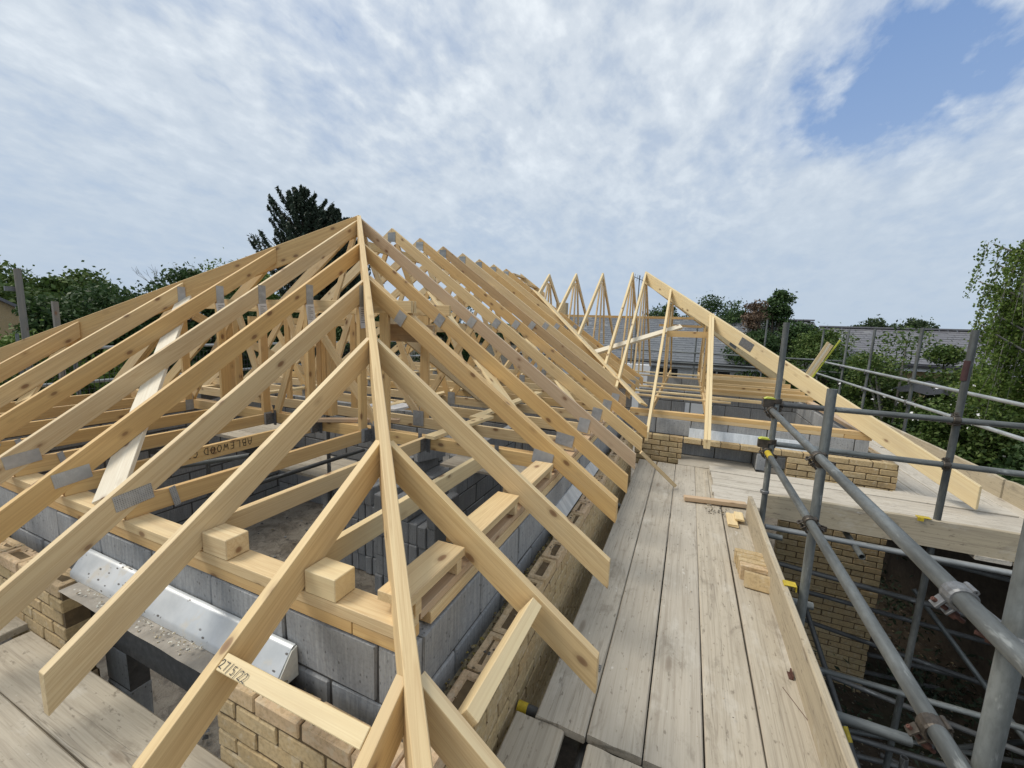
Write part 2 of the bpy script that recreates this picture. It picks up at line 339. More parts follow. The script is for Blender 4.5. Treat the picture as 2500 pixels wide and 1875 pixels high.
def solid(name, boxes, mat, parent=None, **k):
    """several axis-aligned boxes (x0,y0,z0,x1,y1,z1) in one mesh"""
    vs, fs = [], []
    for b in boxes:
        i = len(vs); x0, y0, z0, x1, y1, z1 = b
        vs += [(x0,y0,z0),(x1,y0,z0),(x1,y1,z0),(x0,y1,z0),(x0,y0,z1),(x1,y0,z1),(x1,y1,z1),(x0,y1,z1)]
        fs += [[i+q for q in f] for f in ((0,3,2,1),(4,5,6,7),(0,1,5,4),(1,2,6,5),(2,3,7,6),(3,0,4,7))]
    c = V(vs[0]); me = mesh(name, [V(v)-c for v in vs], fs, mat)
    return link(bpy.data.objects.new(name, me), parent, Matrix.Translation(c), **k)

# ------------------------------------------------------------------ ground
def sheet(name, x0, y0, x1, y1, z, n, amp, mat, **k):
    rng = np.random.default_rng(3); xs = np.linspace(x0, x1, n); ys = np.linspace(y0, y1, n)
    vs = [(x, y, z+amp*(math.sin(x*1.7+y*.9)+math.sin(y*2.3-x*.6))*.3+amp*rng.uniform(-.4, .4)) for y in ys for x in xs]
    fs = [[j*n+i, j*n+i+1, (j+1)*n+i+1, (j+1)*n+i] for j in range(n-1) for i in range(n-1)]
    return link(bpy.data.objects.new(name, mesh(name, vs, fs, mat, True)), **k)
GZ, FZ = -2.62, -1.35
sheet('ground', -600, -600, 600, 900, GZ-.02, 3, 0, M['earth'], kind='structure')
sheet('site_earth', -3.3+4, -4, 16, 22, GZ+.05, 110, .07, M['earth'], kind='structure')
sheet('floor_slab', -6.5, 1.0, -.8, 16, FZ, 60, .018, M['floor'], kind='structure')
sheet('wing_floor_slab', -.8, 6.0, 2.1, 12, FZ, 30, .018, M['floor'], kind='structure')

# ------------------------------------------------------------------ masonry
def brick_mesh(name, lx, ly, lz, mats, frog=False, seed=0, bev=.005, jit=.0022):
    r = random.Random(seed); b = bmesh.new(); bmesh.ops.create_cube(b, size=1)
    bmesh.ops.scale(b, vec=(lx, ly, lz), verts=b.verts)
    bmesh.ops.bevel(b, geom=b.edges[:], offset=bev, segments=1, affect='EDGES')
    if frog:
        top = max(b.faces, key=lambda f: f.calc_center_median().z)
        bmesh.ops.inset_individual(b, faces=[top], thickness=min(lx, ly)*.30)
        bmesh.ops.inset_individual(b, faces=[top], thickness=.006); bmesh.ops.translate(b, verts=top.verts[:], vec=(0, 0, -.012))
    for v in b.verts: v.co += V((r.uniform(-1,1), r.uniform(-1,1), r.uniform(-1,1)))*jit
    me = bpy.data.meshes.new(name); b.to_mesh(me); b.free(); me.materials.append(mats); return me
BR = [brick_mesh('brick', .215, .1025, .065, M['brick'], seed=i) for i in range(6)]
BH = [brick_mesh('brick', .1025, .1025, .065, M['brick'], seed=20+i) for i in range(3)]
BF = [brick_mesh('brick', .215, .1025, .065, M['brick_top'], True, seed=30+i) for i in range(5)]
BFH = [brick_mesh('brick', .1025, .1025, .065, M['brick_top'], True, seed=40+i) for i in range(2)]
BL = [brick_mesh('block', .440, .100, .215, M['block'], seed=50+i, bev=.006, jit=.003) for i in range(5)]
BLD = [brick_mesh('block', .440, .100, .215, M['block_dark'], seed=60+i, bev=.008, jit=.003) for i in range(4)]
BLH = [brick_mesh('block', .215, .100, .215, M['block'], seed=70+i, bev=.006, jit=.003) for i in range(2)]
BLE = [brick_mesh('block', .100, .100, .215, M['block_dark'], seed=80+i, bev=.006, jit=.003) for i in range(2)]
BLS = [brick_mesh('block', .440, .215, .100, M['block_dark'], seed=90+i, bev=.006, jit=.003) for i in range(3)]
def masonry(name, label, cat, p0, u, length, courses, ztop, kind='brick', frog=True, odd=0, skip=None, mortar=None, both=None, jitter=.002, full=None, halves=True):
    """wall leaf from p0 along unit u; its visible face is on the right of u; ztop = top of the upper course"""
    u = V((*u, 0)); n = V((u.y, -u.x, 0)); th = .1025 if kind == 'brick' else .100
    Lb, Hb = (.215, .065) if kind == 'brick' else (.44, .215); pit = Lb+.01; hp = Hb+.01
    e = empty(name, (p0[0], p0[1], ztop-courses*hp), label, cat); ang = math.atan2(u.y, u.x)
    base = V((p0[0], p0[1], 0))
    for k in range(courses):
        zc = ztop-Hb/2-k*hp; s = 0.0; st = (k+odd) % 2
        while s < length-.02:
            l = Lb
            if s == 0 and st: l = .1025 if kind == 'brick' else .215
            if s+l > length+.02: l = length-s
            if l < .03: break
            c = base+u*(s+l/2)-n*(th/2)+V((0,0,zc))
            if not (skip and skip(s+l/2, zc)):
                short = l < Lb*.98
                if kind == 'brick': me = random.choice((BFH if short else BF) if (frog and k == 0) else (BH if short else BR)); base_l = .1025 if short else .215
                else: me = random.choice(BLH if short else (BL if k == 0 and frog else BLD)); base_l = .215 if short else .44
                o = bpy.data.objects.new(kind, me)
                rr = Matrix.Rotation(ang+random.uniform(-.004,.004)+(math.pi if random.random() < .5 else 0), 4, 'Z')
                off = V((random.uniform(-1,1)*jitter, random.uniform(-1,1)*jitter, random.uniform(-1,1)*jitter*.6))
                link(o, e, Matrix.Translation(c+off) @ rr @ Matrix.Diagonal((l/base_l, 1, 1, 1)))
            s += l+.01
    zs = [(ztop-courses*hp, ztop-.008)]
    a = base+u*.004; b = base+u*(length-.004)
    lo, hi = ztop-courses*hp, ztop-(.012 if frog else .006)
    if not skip:
        inn = th-.010; q = [a-n*.007, b-n*.007, b-n*(.007+inn), a-n*(.007+inn)]
        prism('mortar', [v+V((0,0,lo)) for v in q], (0,0,hi-lo), mortar or (M['mortar'] if kind == 'brick' else M['mortar_grey']), e, axis=u, bev=0)
    return e
ZB, ZP = .353, .598            # top of brick leaf, top of block leaf
# main range, outer leaf
masonry('brick_wall', 'long buff brick wall beside the main scaffold walkway, frogs of its top bricks open', 'wall', (-.603, .84), (0, 1), 5.0, 13, ZB)
masonry('brick_wall', 'short buff brick wall at the near corner, right of the steel lintel, seen below the dated timber', 'wall', (-1.535, .84), (1, 0), 1.535-.603-.1125, 9, ZB, odd=0)
masonry('brick_wall', 'buff brick wall left of the steel lintel, at the left edge of the photo', 'wall', (-6.68, .84), (1, 0), 6.68-2.728, 7, ZB, odd=1)
e = masonry('brick_pier', 'brick return under the left end of the steel lintel', 'wall', (-2.728, .845), (0, 1), .11, 14, ZB-.075*7, odd=1)
# inner leaf
masonry('block_wall', 'grey block wall under the front wall plate, behind the steel lintel', 'wall', (-6.51, .992), (1, 0), 5.735, 3, ZP, 'block', odd=1, skip=lambda s, z: z < .2 and 3.75 < s < 5.0)
masonry('block_wall', 'grey block wall under the long right hand wall plate', 'wall', (-.775, .992+.11), (0, 1), 4.9, 9, ZP, 'block')
masonry('block_wall', 'grey block wall along the far left eaves of the main roof', 'wall', (-6.51, 9.0), (0, -1), 7.9, 9, ZP, 'block')
solid('mortar_bed', [(-6.50,1.0,-.07,-.785,1.085,ZP-.02)], M['mortar_grey'], bpy.data.objects['block_wall'])
# window reveal seen below the lintel
masonry('block_pier', 'dark column of stacked blocks in the opening under the steel lintel', 'wall', (-2.80, 1.0), (1, 0), .22, 10, .14, 'block', frog=False)
# internal partitions
for (nm, p, u, l, c, z, lb) in (
  ('block_partition', (-6.4, 4.75), (1, 0), 3.3, 8, .45, 'block partition beyond the boarded platforms, left of the hip rafter'),
  ('block_partition', (-3.0, 5.4), (1, 0), 2.1, 9, .50, 'block partition crossing the main range beyond the hip girder'),
  ('block_partition', (-2.1, 3.55), (0, 1), 1.6, 9, .36, 'block partition running away behind the block stacks, right of the hip rafter'),
  ('block_partition', (-6.4, 7.8), (1, 0), 5.5, 4, .50, 'block partition far down the main range')):
    masonry(nm, lb, 'wall', p, u, l, c, z, 'block', frog=False)
# wing
WY, WX, WBT, WPT = 5.85, 2.30, .305, .515
masonry('brick_wall', 'small square of buff brickwork at the inner corner where the walkway ends', 'wall', (-.603+.02, WY), (1, 0), .615, 6, WBT, frog=False)
masonry('brick_wall', 'buff brick wall of the wing beneath the end rafters, right of the boarded recess', 'wall', (1.235, WY), (1, 0), WX-1.235, 38, WBT-.075, frog=False)
masonry('brick_course', 'single course of bricks bridging the recess in the wing wall', 'wall', (.045, WY), (1, 0), WX-.045, 1, WBT, frog=False)
masonry('brick_wall', 'right hand end wall of the wing, its top course edge on', 'wall', (WX, WY+.11), (0, 1), 6.2, 6, WBT)
masonry('block_wall', 'pale block course beneath the wing wall plate', 'wall', (-.78, 6.0), (1, 0), 2.83, 1, WPT, 'block')
masonry('block_wall', 'two low courses of blocks inside the recess of the wing wall', 'wall', (.0, 6.13), (1, 0), 1.0, 2, .225, 'block')
masonry('block_wall', 'block return at the right side of the wing recess', 'wall', (.905, 6.10), (0, -1), .25, 1, .225, 'block', frog=False)
masonry('block_wall', 'inner block wall along the right end of the wing', 'wall', (1.95, 12.0), (0, -1), 5.9, 4, WPT, 'block', frog=True)
masonry('block_partition', 'block wall across the inside of the wing, left of its doorway', 'wall', (-.9, 9.1), (1, 0), .93, 6, WPT, 'block', frog=False)
masonry('block_partition', 'block wall across the inside of the wing, right of its doorway', 'wall', (.55, 9.1), (1, 0), 1.45, 6, WPT, 'block', frog=False)
solid('lintel_beam', [(.02,9.1,.30,.56,9.2,.515)], M['block_dark'], label='dark lintel over the doorway inside the wing', cat='lintel')
masonry('block_wall', 'far block wall of the wing', 'wall', (-1, 12.0), (1, 0), 3.0, 3, WPT, 'block', frog=False)

# cavity filling: mortar droppings and scraps of wool
def rubble(name, x0, y0, x1, y1, z, n, size, mats, label, cat, flat=.6):
    rng = random.Random(5); vs, fs, mi = [], [], []
    for i in range(n):
        c = V((rng.uniform(x0, x1), rng.uniform(y0, y1), z+rng.uniform(-.01, .03))); s = size*rng.uniform(.3, 1)
        i0 = len(vs)
        for k in range(6):
            d = [V((1,0,0)),V((-1,0,0)),V((0,1,0)),V((0,-1,0)),V((0,0,flat)),V((0,0,-flat))][k]; vs.append(c+d*s*rng.uniform(.6, 1.2))
        for a, b_, c_ in ((0,2,4),(2,1,4),(1,3,4),(3,0,4),(2,0,5),(1,2,5),(3,1,5),(0,3,5)): fs.append([i0+a, i0+b_, i0+c_]); mi.append(rng.randrange(len(mats)))
    me = mesh(name, vs, fs, mats); me.polygons.foreach_set('material_index', mi); me.update()
    return link(bpy.data.objects.new(name, me), None, None, label, cat, None, 'stuff')
solid('cavity_fill', [(-.700,.95,.1,-.772,5.2,.262), (-1.50,.94,.1,-.70,.994,.262)], M['rubble'], label='mortar clogged cavity between the brick and block walls', cat='mortar', kind='stuff')
rubble('mortar_crumbs', -.772, .95, -.700, 5.0, .265, 900, .014, [M['rubble'], M['mortar'], M['wool']], 'crumbs of mortar and wool in the cavity of the long wall', 'rubble')
rubble('mortar_crumbs', -1.50, .93, -.70, .99, .265, 200, .014, [M['rubble'], M['mortar'], M['mortar_grey'], M['wool']], 'crumbs of mortar in the cavity of the front wall', 'rubble')
rubble('mortar_lumps', -1.48, .86, -.72, .93, ZB+.004, 34, .011, [M['rubble'], M['mortar'], M['brick_top']], 'lumps of mortar left on the bricks right of the lintel', 'rubble', .5)
rubble('mortar_lumps', -.69, 1.0, -.61, 4.8, ZB+.004, 90, .011, [M['rubble'], M['mortar'], M['mortar_grey']], 'lumps of mortar left along the top of the long brick wall', 'rubble', .5)
rubble('mortar_lumps', -6, .86, -2.78, .93, ZB+.004, 60, .012, [M['rubble'], M['mortar']], 'lumps of mortar on the brick wall at the left edge', 'rubble', .5)
rubble('site_rubble', .9, 1.5, 9, 9, GZ+.08, 5200, .026, [M['rubble'], M['mortar_grey'], M['mortar_grey'], M['bark'], M['bark']], 'broken bricks and stones strewn on the earth below the scaffold', 'rubble')

# ------------------------------------------------------------------ steel lintels
e = empty('steel_lintel', (-2.8, .93, .36), 'long galvanised steel lintel over the front opening, spotted with mortar', 'lintel')
def extr(name, pts, x0, x1, mat, parent, bev=0):
    return prism(name, [(x0, y, z) for y, z in pts], (x1-x0, 0, 0), mat, parent, axis=(1,0,0), bev=bev)
def dented(name, x0, x1, prof, mat, parent, n=28, amp=.0007):
    rng = random.Random(3); vs, fs = [], []; m_ = len(prof)
    for i in range(n+1):
        for (y, z) in prof: vs.append(V((x0+(x1-x0)*i/n, y+rng.uniform(-amp, amp), z+rng.uniform(-amp, amp))))
    for i in range(n):
        for j in range(m_-1): a = i*m_+j; fs.append([a, a+m_, a+m_+1, a+1])
    c = vs[0].copy(); me = mesh(name, [v-c for v in vs], fs, mat, True); return link(bpy.data.objects.new(name, me), parent, Matrix.Translation(c))
m = MT('spotted_lintel_steel', .38, .25); n = m.noise((1,1,1), 5, 5, .6); vv = m.vor((34, 75, 75)); pk = m.math('MULTIPLY', m.math('GREATER_THAN', m.math('FRACT', m.math('MULTIPLY', vv.outputs['Color'], 7.3)), .72), m.ramp(m.noise((1,1,1), 5.5, 3, .6), (.5, 0), (.54, 1)))
sp = m.math('MULTIPLY', m.ramp(vv.outputs['Distance'], (.26, 1), (.36, 0)), pk)
c = m.mix(m.ramp(n, (.35, 0), (.65, 1)), (.50,.53,.55), (.68,.70,.71)); c = m.mix(m.ramp(m.noise((1,1,1), 9, 4, .6), (.60, 0), (.7, .7)), c, (.62,.58,.50)); c = m.mix(sp, c, (.13,.12,.11)); m.col(c); m.bump(n, .2, .004); M['lintel_spot'] = m.m
dented('sloping_face', -2.79, -1.275, [(.901,.360),(.903,.388),(.910,.397),(.962,.466),(.970,.474),(.984,.474)], M['lintel_spot'], e)
extr('insulation', [(.906,.345),(.906,.385),(.962,.462),(.984,.470),(.986,.345)], -2.785, -1.268, M['foam'], e)
M['dusty_steel'] = plain('dusty_steel', (.36,.33,.285), .8, .1, .35, 9, .3)
dented('bearing_flange', -2.70, -1.50, [(.826,.356),(.902,.358)], M['dusty_steel'], e, 20, .0015)
rubble('mortar_crumbs', -2.6, .84, -1.55, .895, .362, 160, .008, [M['rubble'], M['foam']], 'sandy mortar crumbs on the flange of the front lintel', 'rubble', .4)
e = empty('steel_lintel', (-.72, 2.6, .36), 'blue grey steel lintel lying in the cavity of the long wall between the rafter tails', 'lintel')
prism('sloping_face', [(-.700,2.55,.37),(-.765,2.55,.455),(-.772,2.55,.455),(-.772,2.55,.37)], (0,1.55,0), M['steel_lintel'], e, axis=(0,1,0), bev=0)
e = empty('steel_lintel', (.15, 5.96, .31), 'pale blue steel lintel resting behind the single course of bricks over the recess', 'lintel')
prism('sloping_face', [(.10,5.955,.300),(.10,5.985,.415),(.10,5.998,.420),(.10,5.998,.300)], (1.35,0,0), M['steel_lintel'], e, axis=(1,0,0), bev=0)

# ------------------------------------------------------------------ roof geometry
AX, AY, AZ, T = -3.643, 3.847, 2.911, .712
def zR(X): return AZ-T*(X-AX)
def zLf(X): return AZ-T*(AX-X)
def zF(Y): return AZ-T*(AY-Y)
ANG = math.atan(T); CA, SA = math.cos(ANG), math.sin(ANG)
DV = .152
TW = .036
PT = .705     # top of wall plates

# wall plates
def mt(*w): return [M[k] for k in w]
bar('wall_plate', (-6.5,1.037,PT), (-.785,1.037,PT), .100, .047, M['timber'], label='upper softwood wall plate along the front, level with the packing blocks', cat='wall plate')
bar('wall_plate', (-6.5,1.041,PT-.0485), (-1.0,1.041,PT-.0485), .104, .047, M['timber_gold'], label='lower wall plate of the front wall, bedded on the blocks', cat='wall plate')
bar('wall_plate', (-.995,1.041,PT-.0485), (-.788,1.041,PT-.0485), .104, .047, M['timber_gold'], label='orange end piece of wall plate at the near corner', cat='wall plate')
bar('wall_plate', (-.827,1.15,PT-.0485), (-.827,6.0,PT-.0485), .096, .047, M['timber'], label='lower wall plate of the long right hand wall', cat='wall plate')
bar('wall_plate', (-.832,1.10,PT-.012), (-.832,6.0,PT-.012), .090, .034, M['timber_pink'], label='thin packing plate above the lower plate of the long wall', cat='wall plate')
for i, (ya, yb) in enumerate(((1.02,1.395),(1.455,1.99),(2.055,2.60))):
    e = empty('eaves_packer', (-.83,ya,PT+.02), ['short wide plank between the corner and the first right hand jack rafter', 'wide plank between the two right hand jack rafters', 'wide plank between the second right hand jack rafter and the hip girder'][i], 'timber', 'planks packed between rafters on the long wall')
    bar('plank', (-.845,ya,.786), (-.845,yb,.786), .13, .036, M['timber'], e)
    for yy in (ya+.04, yb-.06): bar('packer', (-.815,yy,.749), (-.815,yy+.035,.749), .07, .054, M['timber'], e)
bar('wall_plate', (-6.46,1.1,PT-.01), (-6.46,9.0,PT-.01), .1, .047, M['timber'], label='wall plate along the far left eaves', cat='wall plate')
# packing blocks on the front plate
def packer(x0, x1, lab, m='timber_pale', z1=.795, y0=.985, y1=1.082):
    e = empty('packing_block', ((x0+x1)/2, 1.03, PT), lab, 'timber block', 'timber blocks beside the front jack rafters')
    h_ = (z1-PT-.002)/2
    bar('plank', (x0,(y0+y1)/2,z1), (x1,(y0+y1)/2,z1), y1-y0, 2*h_, M[m], e, bev=.003)
packer(-1.216, -1.068, 'pale timber packing block right of the first long jack rafter, nearest the corner')
packer(-1.815, -1.66, 'timber packing block right of the second jack rafter on the front plate', 'timber')

# hip rafters
def hip(name, sx, s1, d, w, mat, **k):
    e = empty(name, (AX, AY, AZ), **k)
    a = V((AX, AY, AZ+.012)); b = V((AX+sx*s1, AY-s1, AZ+.012-T*s1)); side = V((s1, sx*s1, 0)).normalized()*w
    if side.x < 0: side = -side
    raf('plank', a-side/2, b-side/2, d, side, mat, e, axis=b-a, bev=.003); return e
hip('hip_rafter', 1, 3.75, .225, .046, M['timber'], label='hip rafter seen edge on, from the apex to the bottom of the photo', cat='rafter')
hip('hip_rafter', -1, 3.62, .235, .046, M['timber_gold'], label='deep hip rafter descending to the left edge from the apex', cat='rafter')

# jack rafters and mono trusses on the front slope
tailY = {0:.33, 1:.476, 2:.502}
ordn = ['nearest', 'first', 'second', 'third', 'fourth', 'fifth', 'sixth', 'seventh', 'eighth', 'ninth']
def stroke_text(name, strokes, o, ex, ey, size, parent, w=.0035, mat='ink', lift=.0012):
    """handwriting: polylines in unit cells laid along ex"""
    o, ex, ey = V(o), V(ex).normalized(), V(ey).normalized(); n = ex.cross(ey); x = 0
    for ch in strokes:
        vs, fs = [], []
        for pl in GL.get(ch, []):
            pts = [o+ex*(x+p[0])*size+ey*p[1]*size+n*lift for p in pl]
            for a, b in zip(pts, pts[1:]):
                d = (b-a).normalized(); s = n.cross(d)*w/2; i = len(vs); vs += [a-s-d*w*.3, b-s+d*w*.3, b+s+d*w*.3, a+s-d*w*.3]; fs.append([i, i+1, i+2, i+3])
        x += .68 if ch == '/' else (.5 if ch == ' ' else .85)
        if vs: c = vs[0].copy(); link(bpy.data.objects.new(name, mesh(name, [v-c for v in vs], fs, M[mat])), parent, Matrix.Translation(c))
GL = {'2': [[(0,.75),(.15,.98),(.42,.95),(.48,.7),(.3,.4),(0,.05),(.25,.08),(.55,.0)]], '7': [[(0,.95),(.3,.92),(.6,.98),(.42,.5),(.3,0)]],
 '/': [[(.35,1.08),(.0,-.12)]], '5': [[(.55,.98),(.15,.95),(.1,.58),(.38,.6),(.48,.3),(.3,.02),(.02,.08)]],
 'A': [[(0,0),(.12,.75),(.3,1),(.5,.7),(.58,0)],[(.05,.45),(.55,.42)]], 'B': [[(.05,0),(.05,1),(.4,.92),(.42,.62),(.1,.55),(.5,.45),(.48,.08),(.05,0)]],
 'L': [[(.08,1),(.05,.05),(.5,.0)]], 'E': [[(.5,.98),(.1,.9),(.08,.5),(.4,.52),(.08,.5),(.05,.05),(.5,.0)]], 'W': [[(0,.9),(.1,.1),(.3,.6),(.45,.05),(.62,.95)]],
 'O': [[(.3,.95),(.05,.6),(.1,.15),(.4,.05),(.58,.4),(.5,.85),(.25,.98)]], 'D': [[(.08,0),(.1,.98),(.45,.8),(.58,.4),(.35,.05),(.02,.02)]],
 'G': [[(.52,.85),(.25,.98),(.05,.6),(.1,.15),(.42,.05),(.5,.4),(.3,.42)]], 'N': [[(.05,0),(.1,.95),(.45,.1),(.5,1)]], 'C': [[(.52,.85),(.25,.98),(.05,.55),(.15,.1),(.5,.08)]]}
GY = 2.60                       # line of the mono truss posts
tones = ['timber', 'timber', 'timber', 'timber', 'timber_gold', 'timber', 'timber_gold', 'timber', 'timber_gold', 'timber']
for k in range(0, 10):
    X = -1.239-.6*(k-1)
    right = X > AX
    ytop = (AY-(X-AX)) if right else (AY-(AX-X))
    if k == 5: ytop = AY-.03
    y0 = tailY.get(k, .42+.03*math.sin(k*2.3)); tw = V((TW,0,0)); x0 = X-TW/2
    top = V((x0, ytop-.035 if k != 5 else ytop, zF(ytop-.035))); bot = V((x0, y0, zF(y0)))
    if k == 0:
        e = empty('jack_rafter', (X, .8, zF(.8)), 'shortest jack rafter left of the hip rafter, running out at the bottom edge', 'rafter', 'front jack rafters')
        raf('plank', bot, top, DV, tw, M['timber'], e); continue
    if k < 3:
        e = empty('jack_rafter', (X, 1, zF(1)), '%s jack rafter left of the near corner%s' % (('first', ', its tail carrying the date board') if k == 1 else ('second', ', its tail over the lower left deck')), 'rafter', 'front jack rafters')
        raf('plank', bot, top, DV, tw, M['timber'], e)
        g = empty('ceiling_joist', (X-.038, 1, PT), '%s ceiling joist left of the near corner, resting on the front plate' % ordn[k], 'joist', 'front ceiling joists')
        a = V((X-.056, .99, PT+.1)); prism('plank', [a+V((0,.02,0)), a+V((0,1.675,0)), a+V((0,1.675,-.099)), a+V((0,0,-.099)), a+V((0,0,-.03))], (TW,0,0), M['timber_pale' if k == 1 else 'timber'], g, axis=(0,1,0)); continue
    e = empty('mono_truss', (X, 1, PT), '%s front jack truss counted from the near corner%s' % (ordn[k], ', meeting the roof apex' if k == 5 else (', shortest at the far left' if k == 9 else '')), 'truss', 'jack trusses of the front slope')
    raf('rafter', bot, top, DV, tw, M[tones[k]], e)
    py_ = min(GY, ytop-.06)
    a = V((x0+.0014, .995, PT+.098))
    tie_end = GY+.03
    prism('tie', [a+V((0,.06,0)), V((x0+.0014,tie_end,PT+.098)), V((x0+.0014,tie_end,PT+.001)), a+V((0,0,-.097)), a+V((0,0,-.05))], tw*.92, M['timber_gold'], e, axis=(0,1,0))
    if ytop > 2.2 and k <= 7:
        zt = zF(py_)-DV+.01
        prism('post', [(x0+.0007,py_-.035,PT+.10),(x0+.0007,py_+.035,PT+.10),(x0+.0007,py_+.035,zt+.05),(x0+.0007,py_-.035,zt)], tw*.96, M['timber_gold'], e, axis=(0,0,1))
        plate(e, (x0+TW+.001, py_, zt+.03), (0,1,0), (0,0,1), .07, .17)
        lab = plate(e, (x0+TW+.006, py_+.002, zt-.135), (0,.97,.12), (0,-.12,.97), .085, .17, .0008, 'paper_label', M['paper'])
        for q in range(7):
            zz_ = zt-.075-.017*q; solid('print', [(x0+TW+.0085,py_-.028,zz_,x0+TW+.0089,py_-.028+(.052,.03,.048,.05,.026,.05,.04)[q],zz_+.005)], M['print'], lab)
        plate(e, (x0+TW+.001, py_, PT+.06), (0,1,0), (0,0,1), .075, .11)
    d = V((0, CA, SA)); d2 = V((0, .99, .14))
    plate(e, (x0+TW+.001, 1.03, zF(1.03)-.095), d2, V((1,0,0)).cross(d2), .155, .078)
    plate(e, (x0+TW+.0015, 1.20, PT+.05), (0,.98,.2), (0,-.2,.98), .03, .11)
    if k == 4:
        stroke_text('lettering', 'ABLEWOOD GNC', (x0+TW-.0005, 2.03, PT+.086), (0,-1,0), (0,0,-1), .052, e, .0042)
# timbers nailed between the rafter tails
e = empty('tail_noggin', (-.95,.66,.6), 'timber between two front rafter tails, dated 27/5/22 in black marker', 'timber')
ya = .690; zt = zF(ya)
nA, nB = V((-1.218, ya, zt)), V((-.66, ya, zt)); up = V((0,-SA,CA))
p = nA - V((0,CA,SA))*.024
prism('plank', [p, p+(nB-nA), p+(nB-nA)-up*.1, p-up*.1], V((0,CA,SA))*.047, M['timber_pale'], e, axis=(1,0,0), bev=.002)
stroke_text('lettering', '27/5/22', nA+V((.004,0,.0))-V((0,CA,SA))*.016, (1,-.05,-.0), (0,CA,SA), .023, e, .0024)
e = empty('tail_noggin', (-.45,1.1,.6), 'pale timber nailed square between the two lowest right hand rafter tails', 'timber')
xa = -.455; zt = zR(xa); dn_ = V((CA,0,-SA)); up = V((SA,0,CA)); p = V((xa,.875,zt))-dn_*.024
prism('plank', [p, p+V((0,.525,0)), p+V((0,.525,0))-up*.1, p-up*.1], dn_*.047, M['timber_pale'], e, axis=(0,1,0), bev=.002)

# right hand jack rafters
for k, (Y, xt) in enumerate(((.836,-.12),(1.436,-.2145),(2.036,-.281))):
    xtop = AX+(AY-Y); y0 = Y-TW/2
    e = empty('jack_rafter', (-.8, Y, zR(-.8)), ['shortest jack rafter right of the hip rafter, at the bottom edge', 'first long jack rafter on the right, its tail over the walkway', 'second jack rafter on the right, tail above the nearest walkway board'][k], 'rafter', 'right hand jack rafters')
    raf('plank', (xtop+.035, y0, zR(xtop+.035)), (xt, y0, zR(xt)), DV, (0,TW,0), M[('timber','timber','timber')[k]], e)

# trusses of the main range
SEQ = [0]
def in_plane(parent, name, a, b, d, Y, mat, th=None):
    """member lying in the plane Y; a, b = (x, z) on its centre line"""
    if th is None: SEQ[0] = (SEQ[0]+1) % 5; th = (TW-.0052 if name == 'flat_top' else TW-.0075)-.0009*SEQ[0]
    a = V((a[0], Y-th/2, a[1])); b = V((b[0], Y-th/2, b[1])); x = (b-a).normalized(); u = V((-x.z, 0, x.x))
    if u.z < 0: u = -u
    p = a+u*d/2; return prism(name, [p, p+(b-a), p+(b-a)-u*d, p-u*d], (0,th,0), mat, parent, axis=x)
def main_truss(k, Y, tail, full=True, plies=1, mats=('timber_gold','timber','timber'), lab='', flat=None):
    e = empty('roof_truss', (AX, Y, PT), lab, 'truss', 'roof trusses of the main range')
    dvt = .145; sl = -6.95
    for q in range(plies):
        Yq = Y+q*.040; y0 = Yq-TW/2; X1 = AX if full else AX+max(0, AY-Y); X2 = AX if full else AX-max(0, AY-Y)
        mr, mtie, mw = (M[m_] for m_ in mats)
        g = .0012
        raf('rafter', (X1+g, y0, zR(X1+g)), (tail, y0, zR(tail)), dvt, (0,TW,0), mr, e)
        raf('rafter', (X2-g, y0, zLf(X2-g)), (sl, y0, zLf(sl)), dvt, (0,TW,0), M['timber'], e)
        a0, a1 = (-6.50, -.80)
        y0 += .0015
        prism('tie', [(a0+.08,y0,PT+.1),(a1-.08,y0,PT+.1),(a1,y0,PT+.045),(a1,y0,PT+.001),(a0,y0,PT+.001),(a0,y0,PT+.045)], (0,TW-.003,0), mtie, e, axis=(1,0,0))
    nb, nq = .93, 1.53
    zb = PT+.05
    if full:
        for s in (1, -1):
            za = AZ-T*nq-.10
            in_plane(e, 'web', (AX+s*nb, zb+.05), (AX+s*nq, za-.03), .07, Y, mw)
            in_plane(e, 'web', (AX+s*(nb-.05), zb+.05), (AX+s*.06, AZ-.20), .07, Y, mw)
            plate(e, (AX+s*nb, Y-TW/2-.001, zb+.03), (1,0,0), (0,0,1), .10, .15)
        plate(e, (AX, Y-TW/2-.001, AZ-.115), (1,0,0), (0,0,1), .12, .12, .002, mat=M['tube_bright'])
    else:
        zc = flat
        for q in range(plies):
            in_plane(e, 'flat_top', (AX-nq-.10, zc-.05), (AX+nq+.10, zc-.05), .095, Y+q*.04, M['timber'])
        for s in (1, -1):
            in_plane(e, 'post', (AX+s*1.36, PT+.1), (AX+s*1.36, zc-.1), .09, Y, M['timber_gold'])
            in_plane(e, 'web', (AX+s*1.28, PT+.12), (AX+s*.50, zc-.1), .07, Y+.002, mw)
            in_plane(e, 'web', (AX+s*.46, zc-.1), (AX+s*.05, PT+.1), .07, Y-.001, mw)
            in_plane(e, 'post', (AX+s*.48, PT+.1), (AX+s*.48, zc-.1), .07, Y+.001, M['timber_gold'])
            plate(e, (AX+s*1.30, Y-TW/2-.001, zb+.04), (1,0,0), (0,0,1), .12, .15)
    sx = V((CA,0,-SA))
    for s in (1,):
        plate(e, (AX+s*nq, Y-TW/2-.0015, zR(AX+nq)-.085), sx, V((0,0,1)).cross(sx)*0+V((SA,0,CA)), .085, .105)
    plate(e, (-.865 if k > 1 or full else -.88, Y-TW/2-.0015, PT+.085), (.985,0,-.17), (.17,0,.985), *((.105,.135) if full else (.15,.10)))
    return e
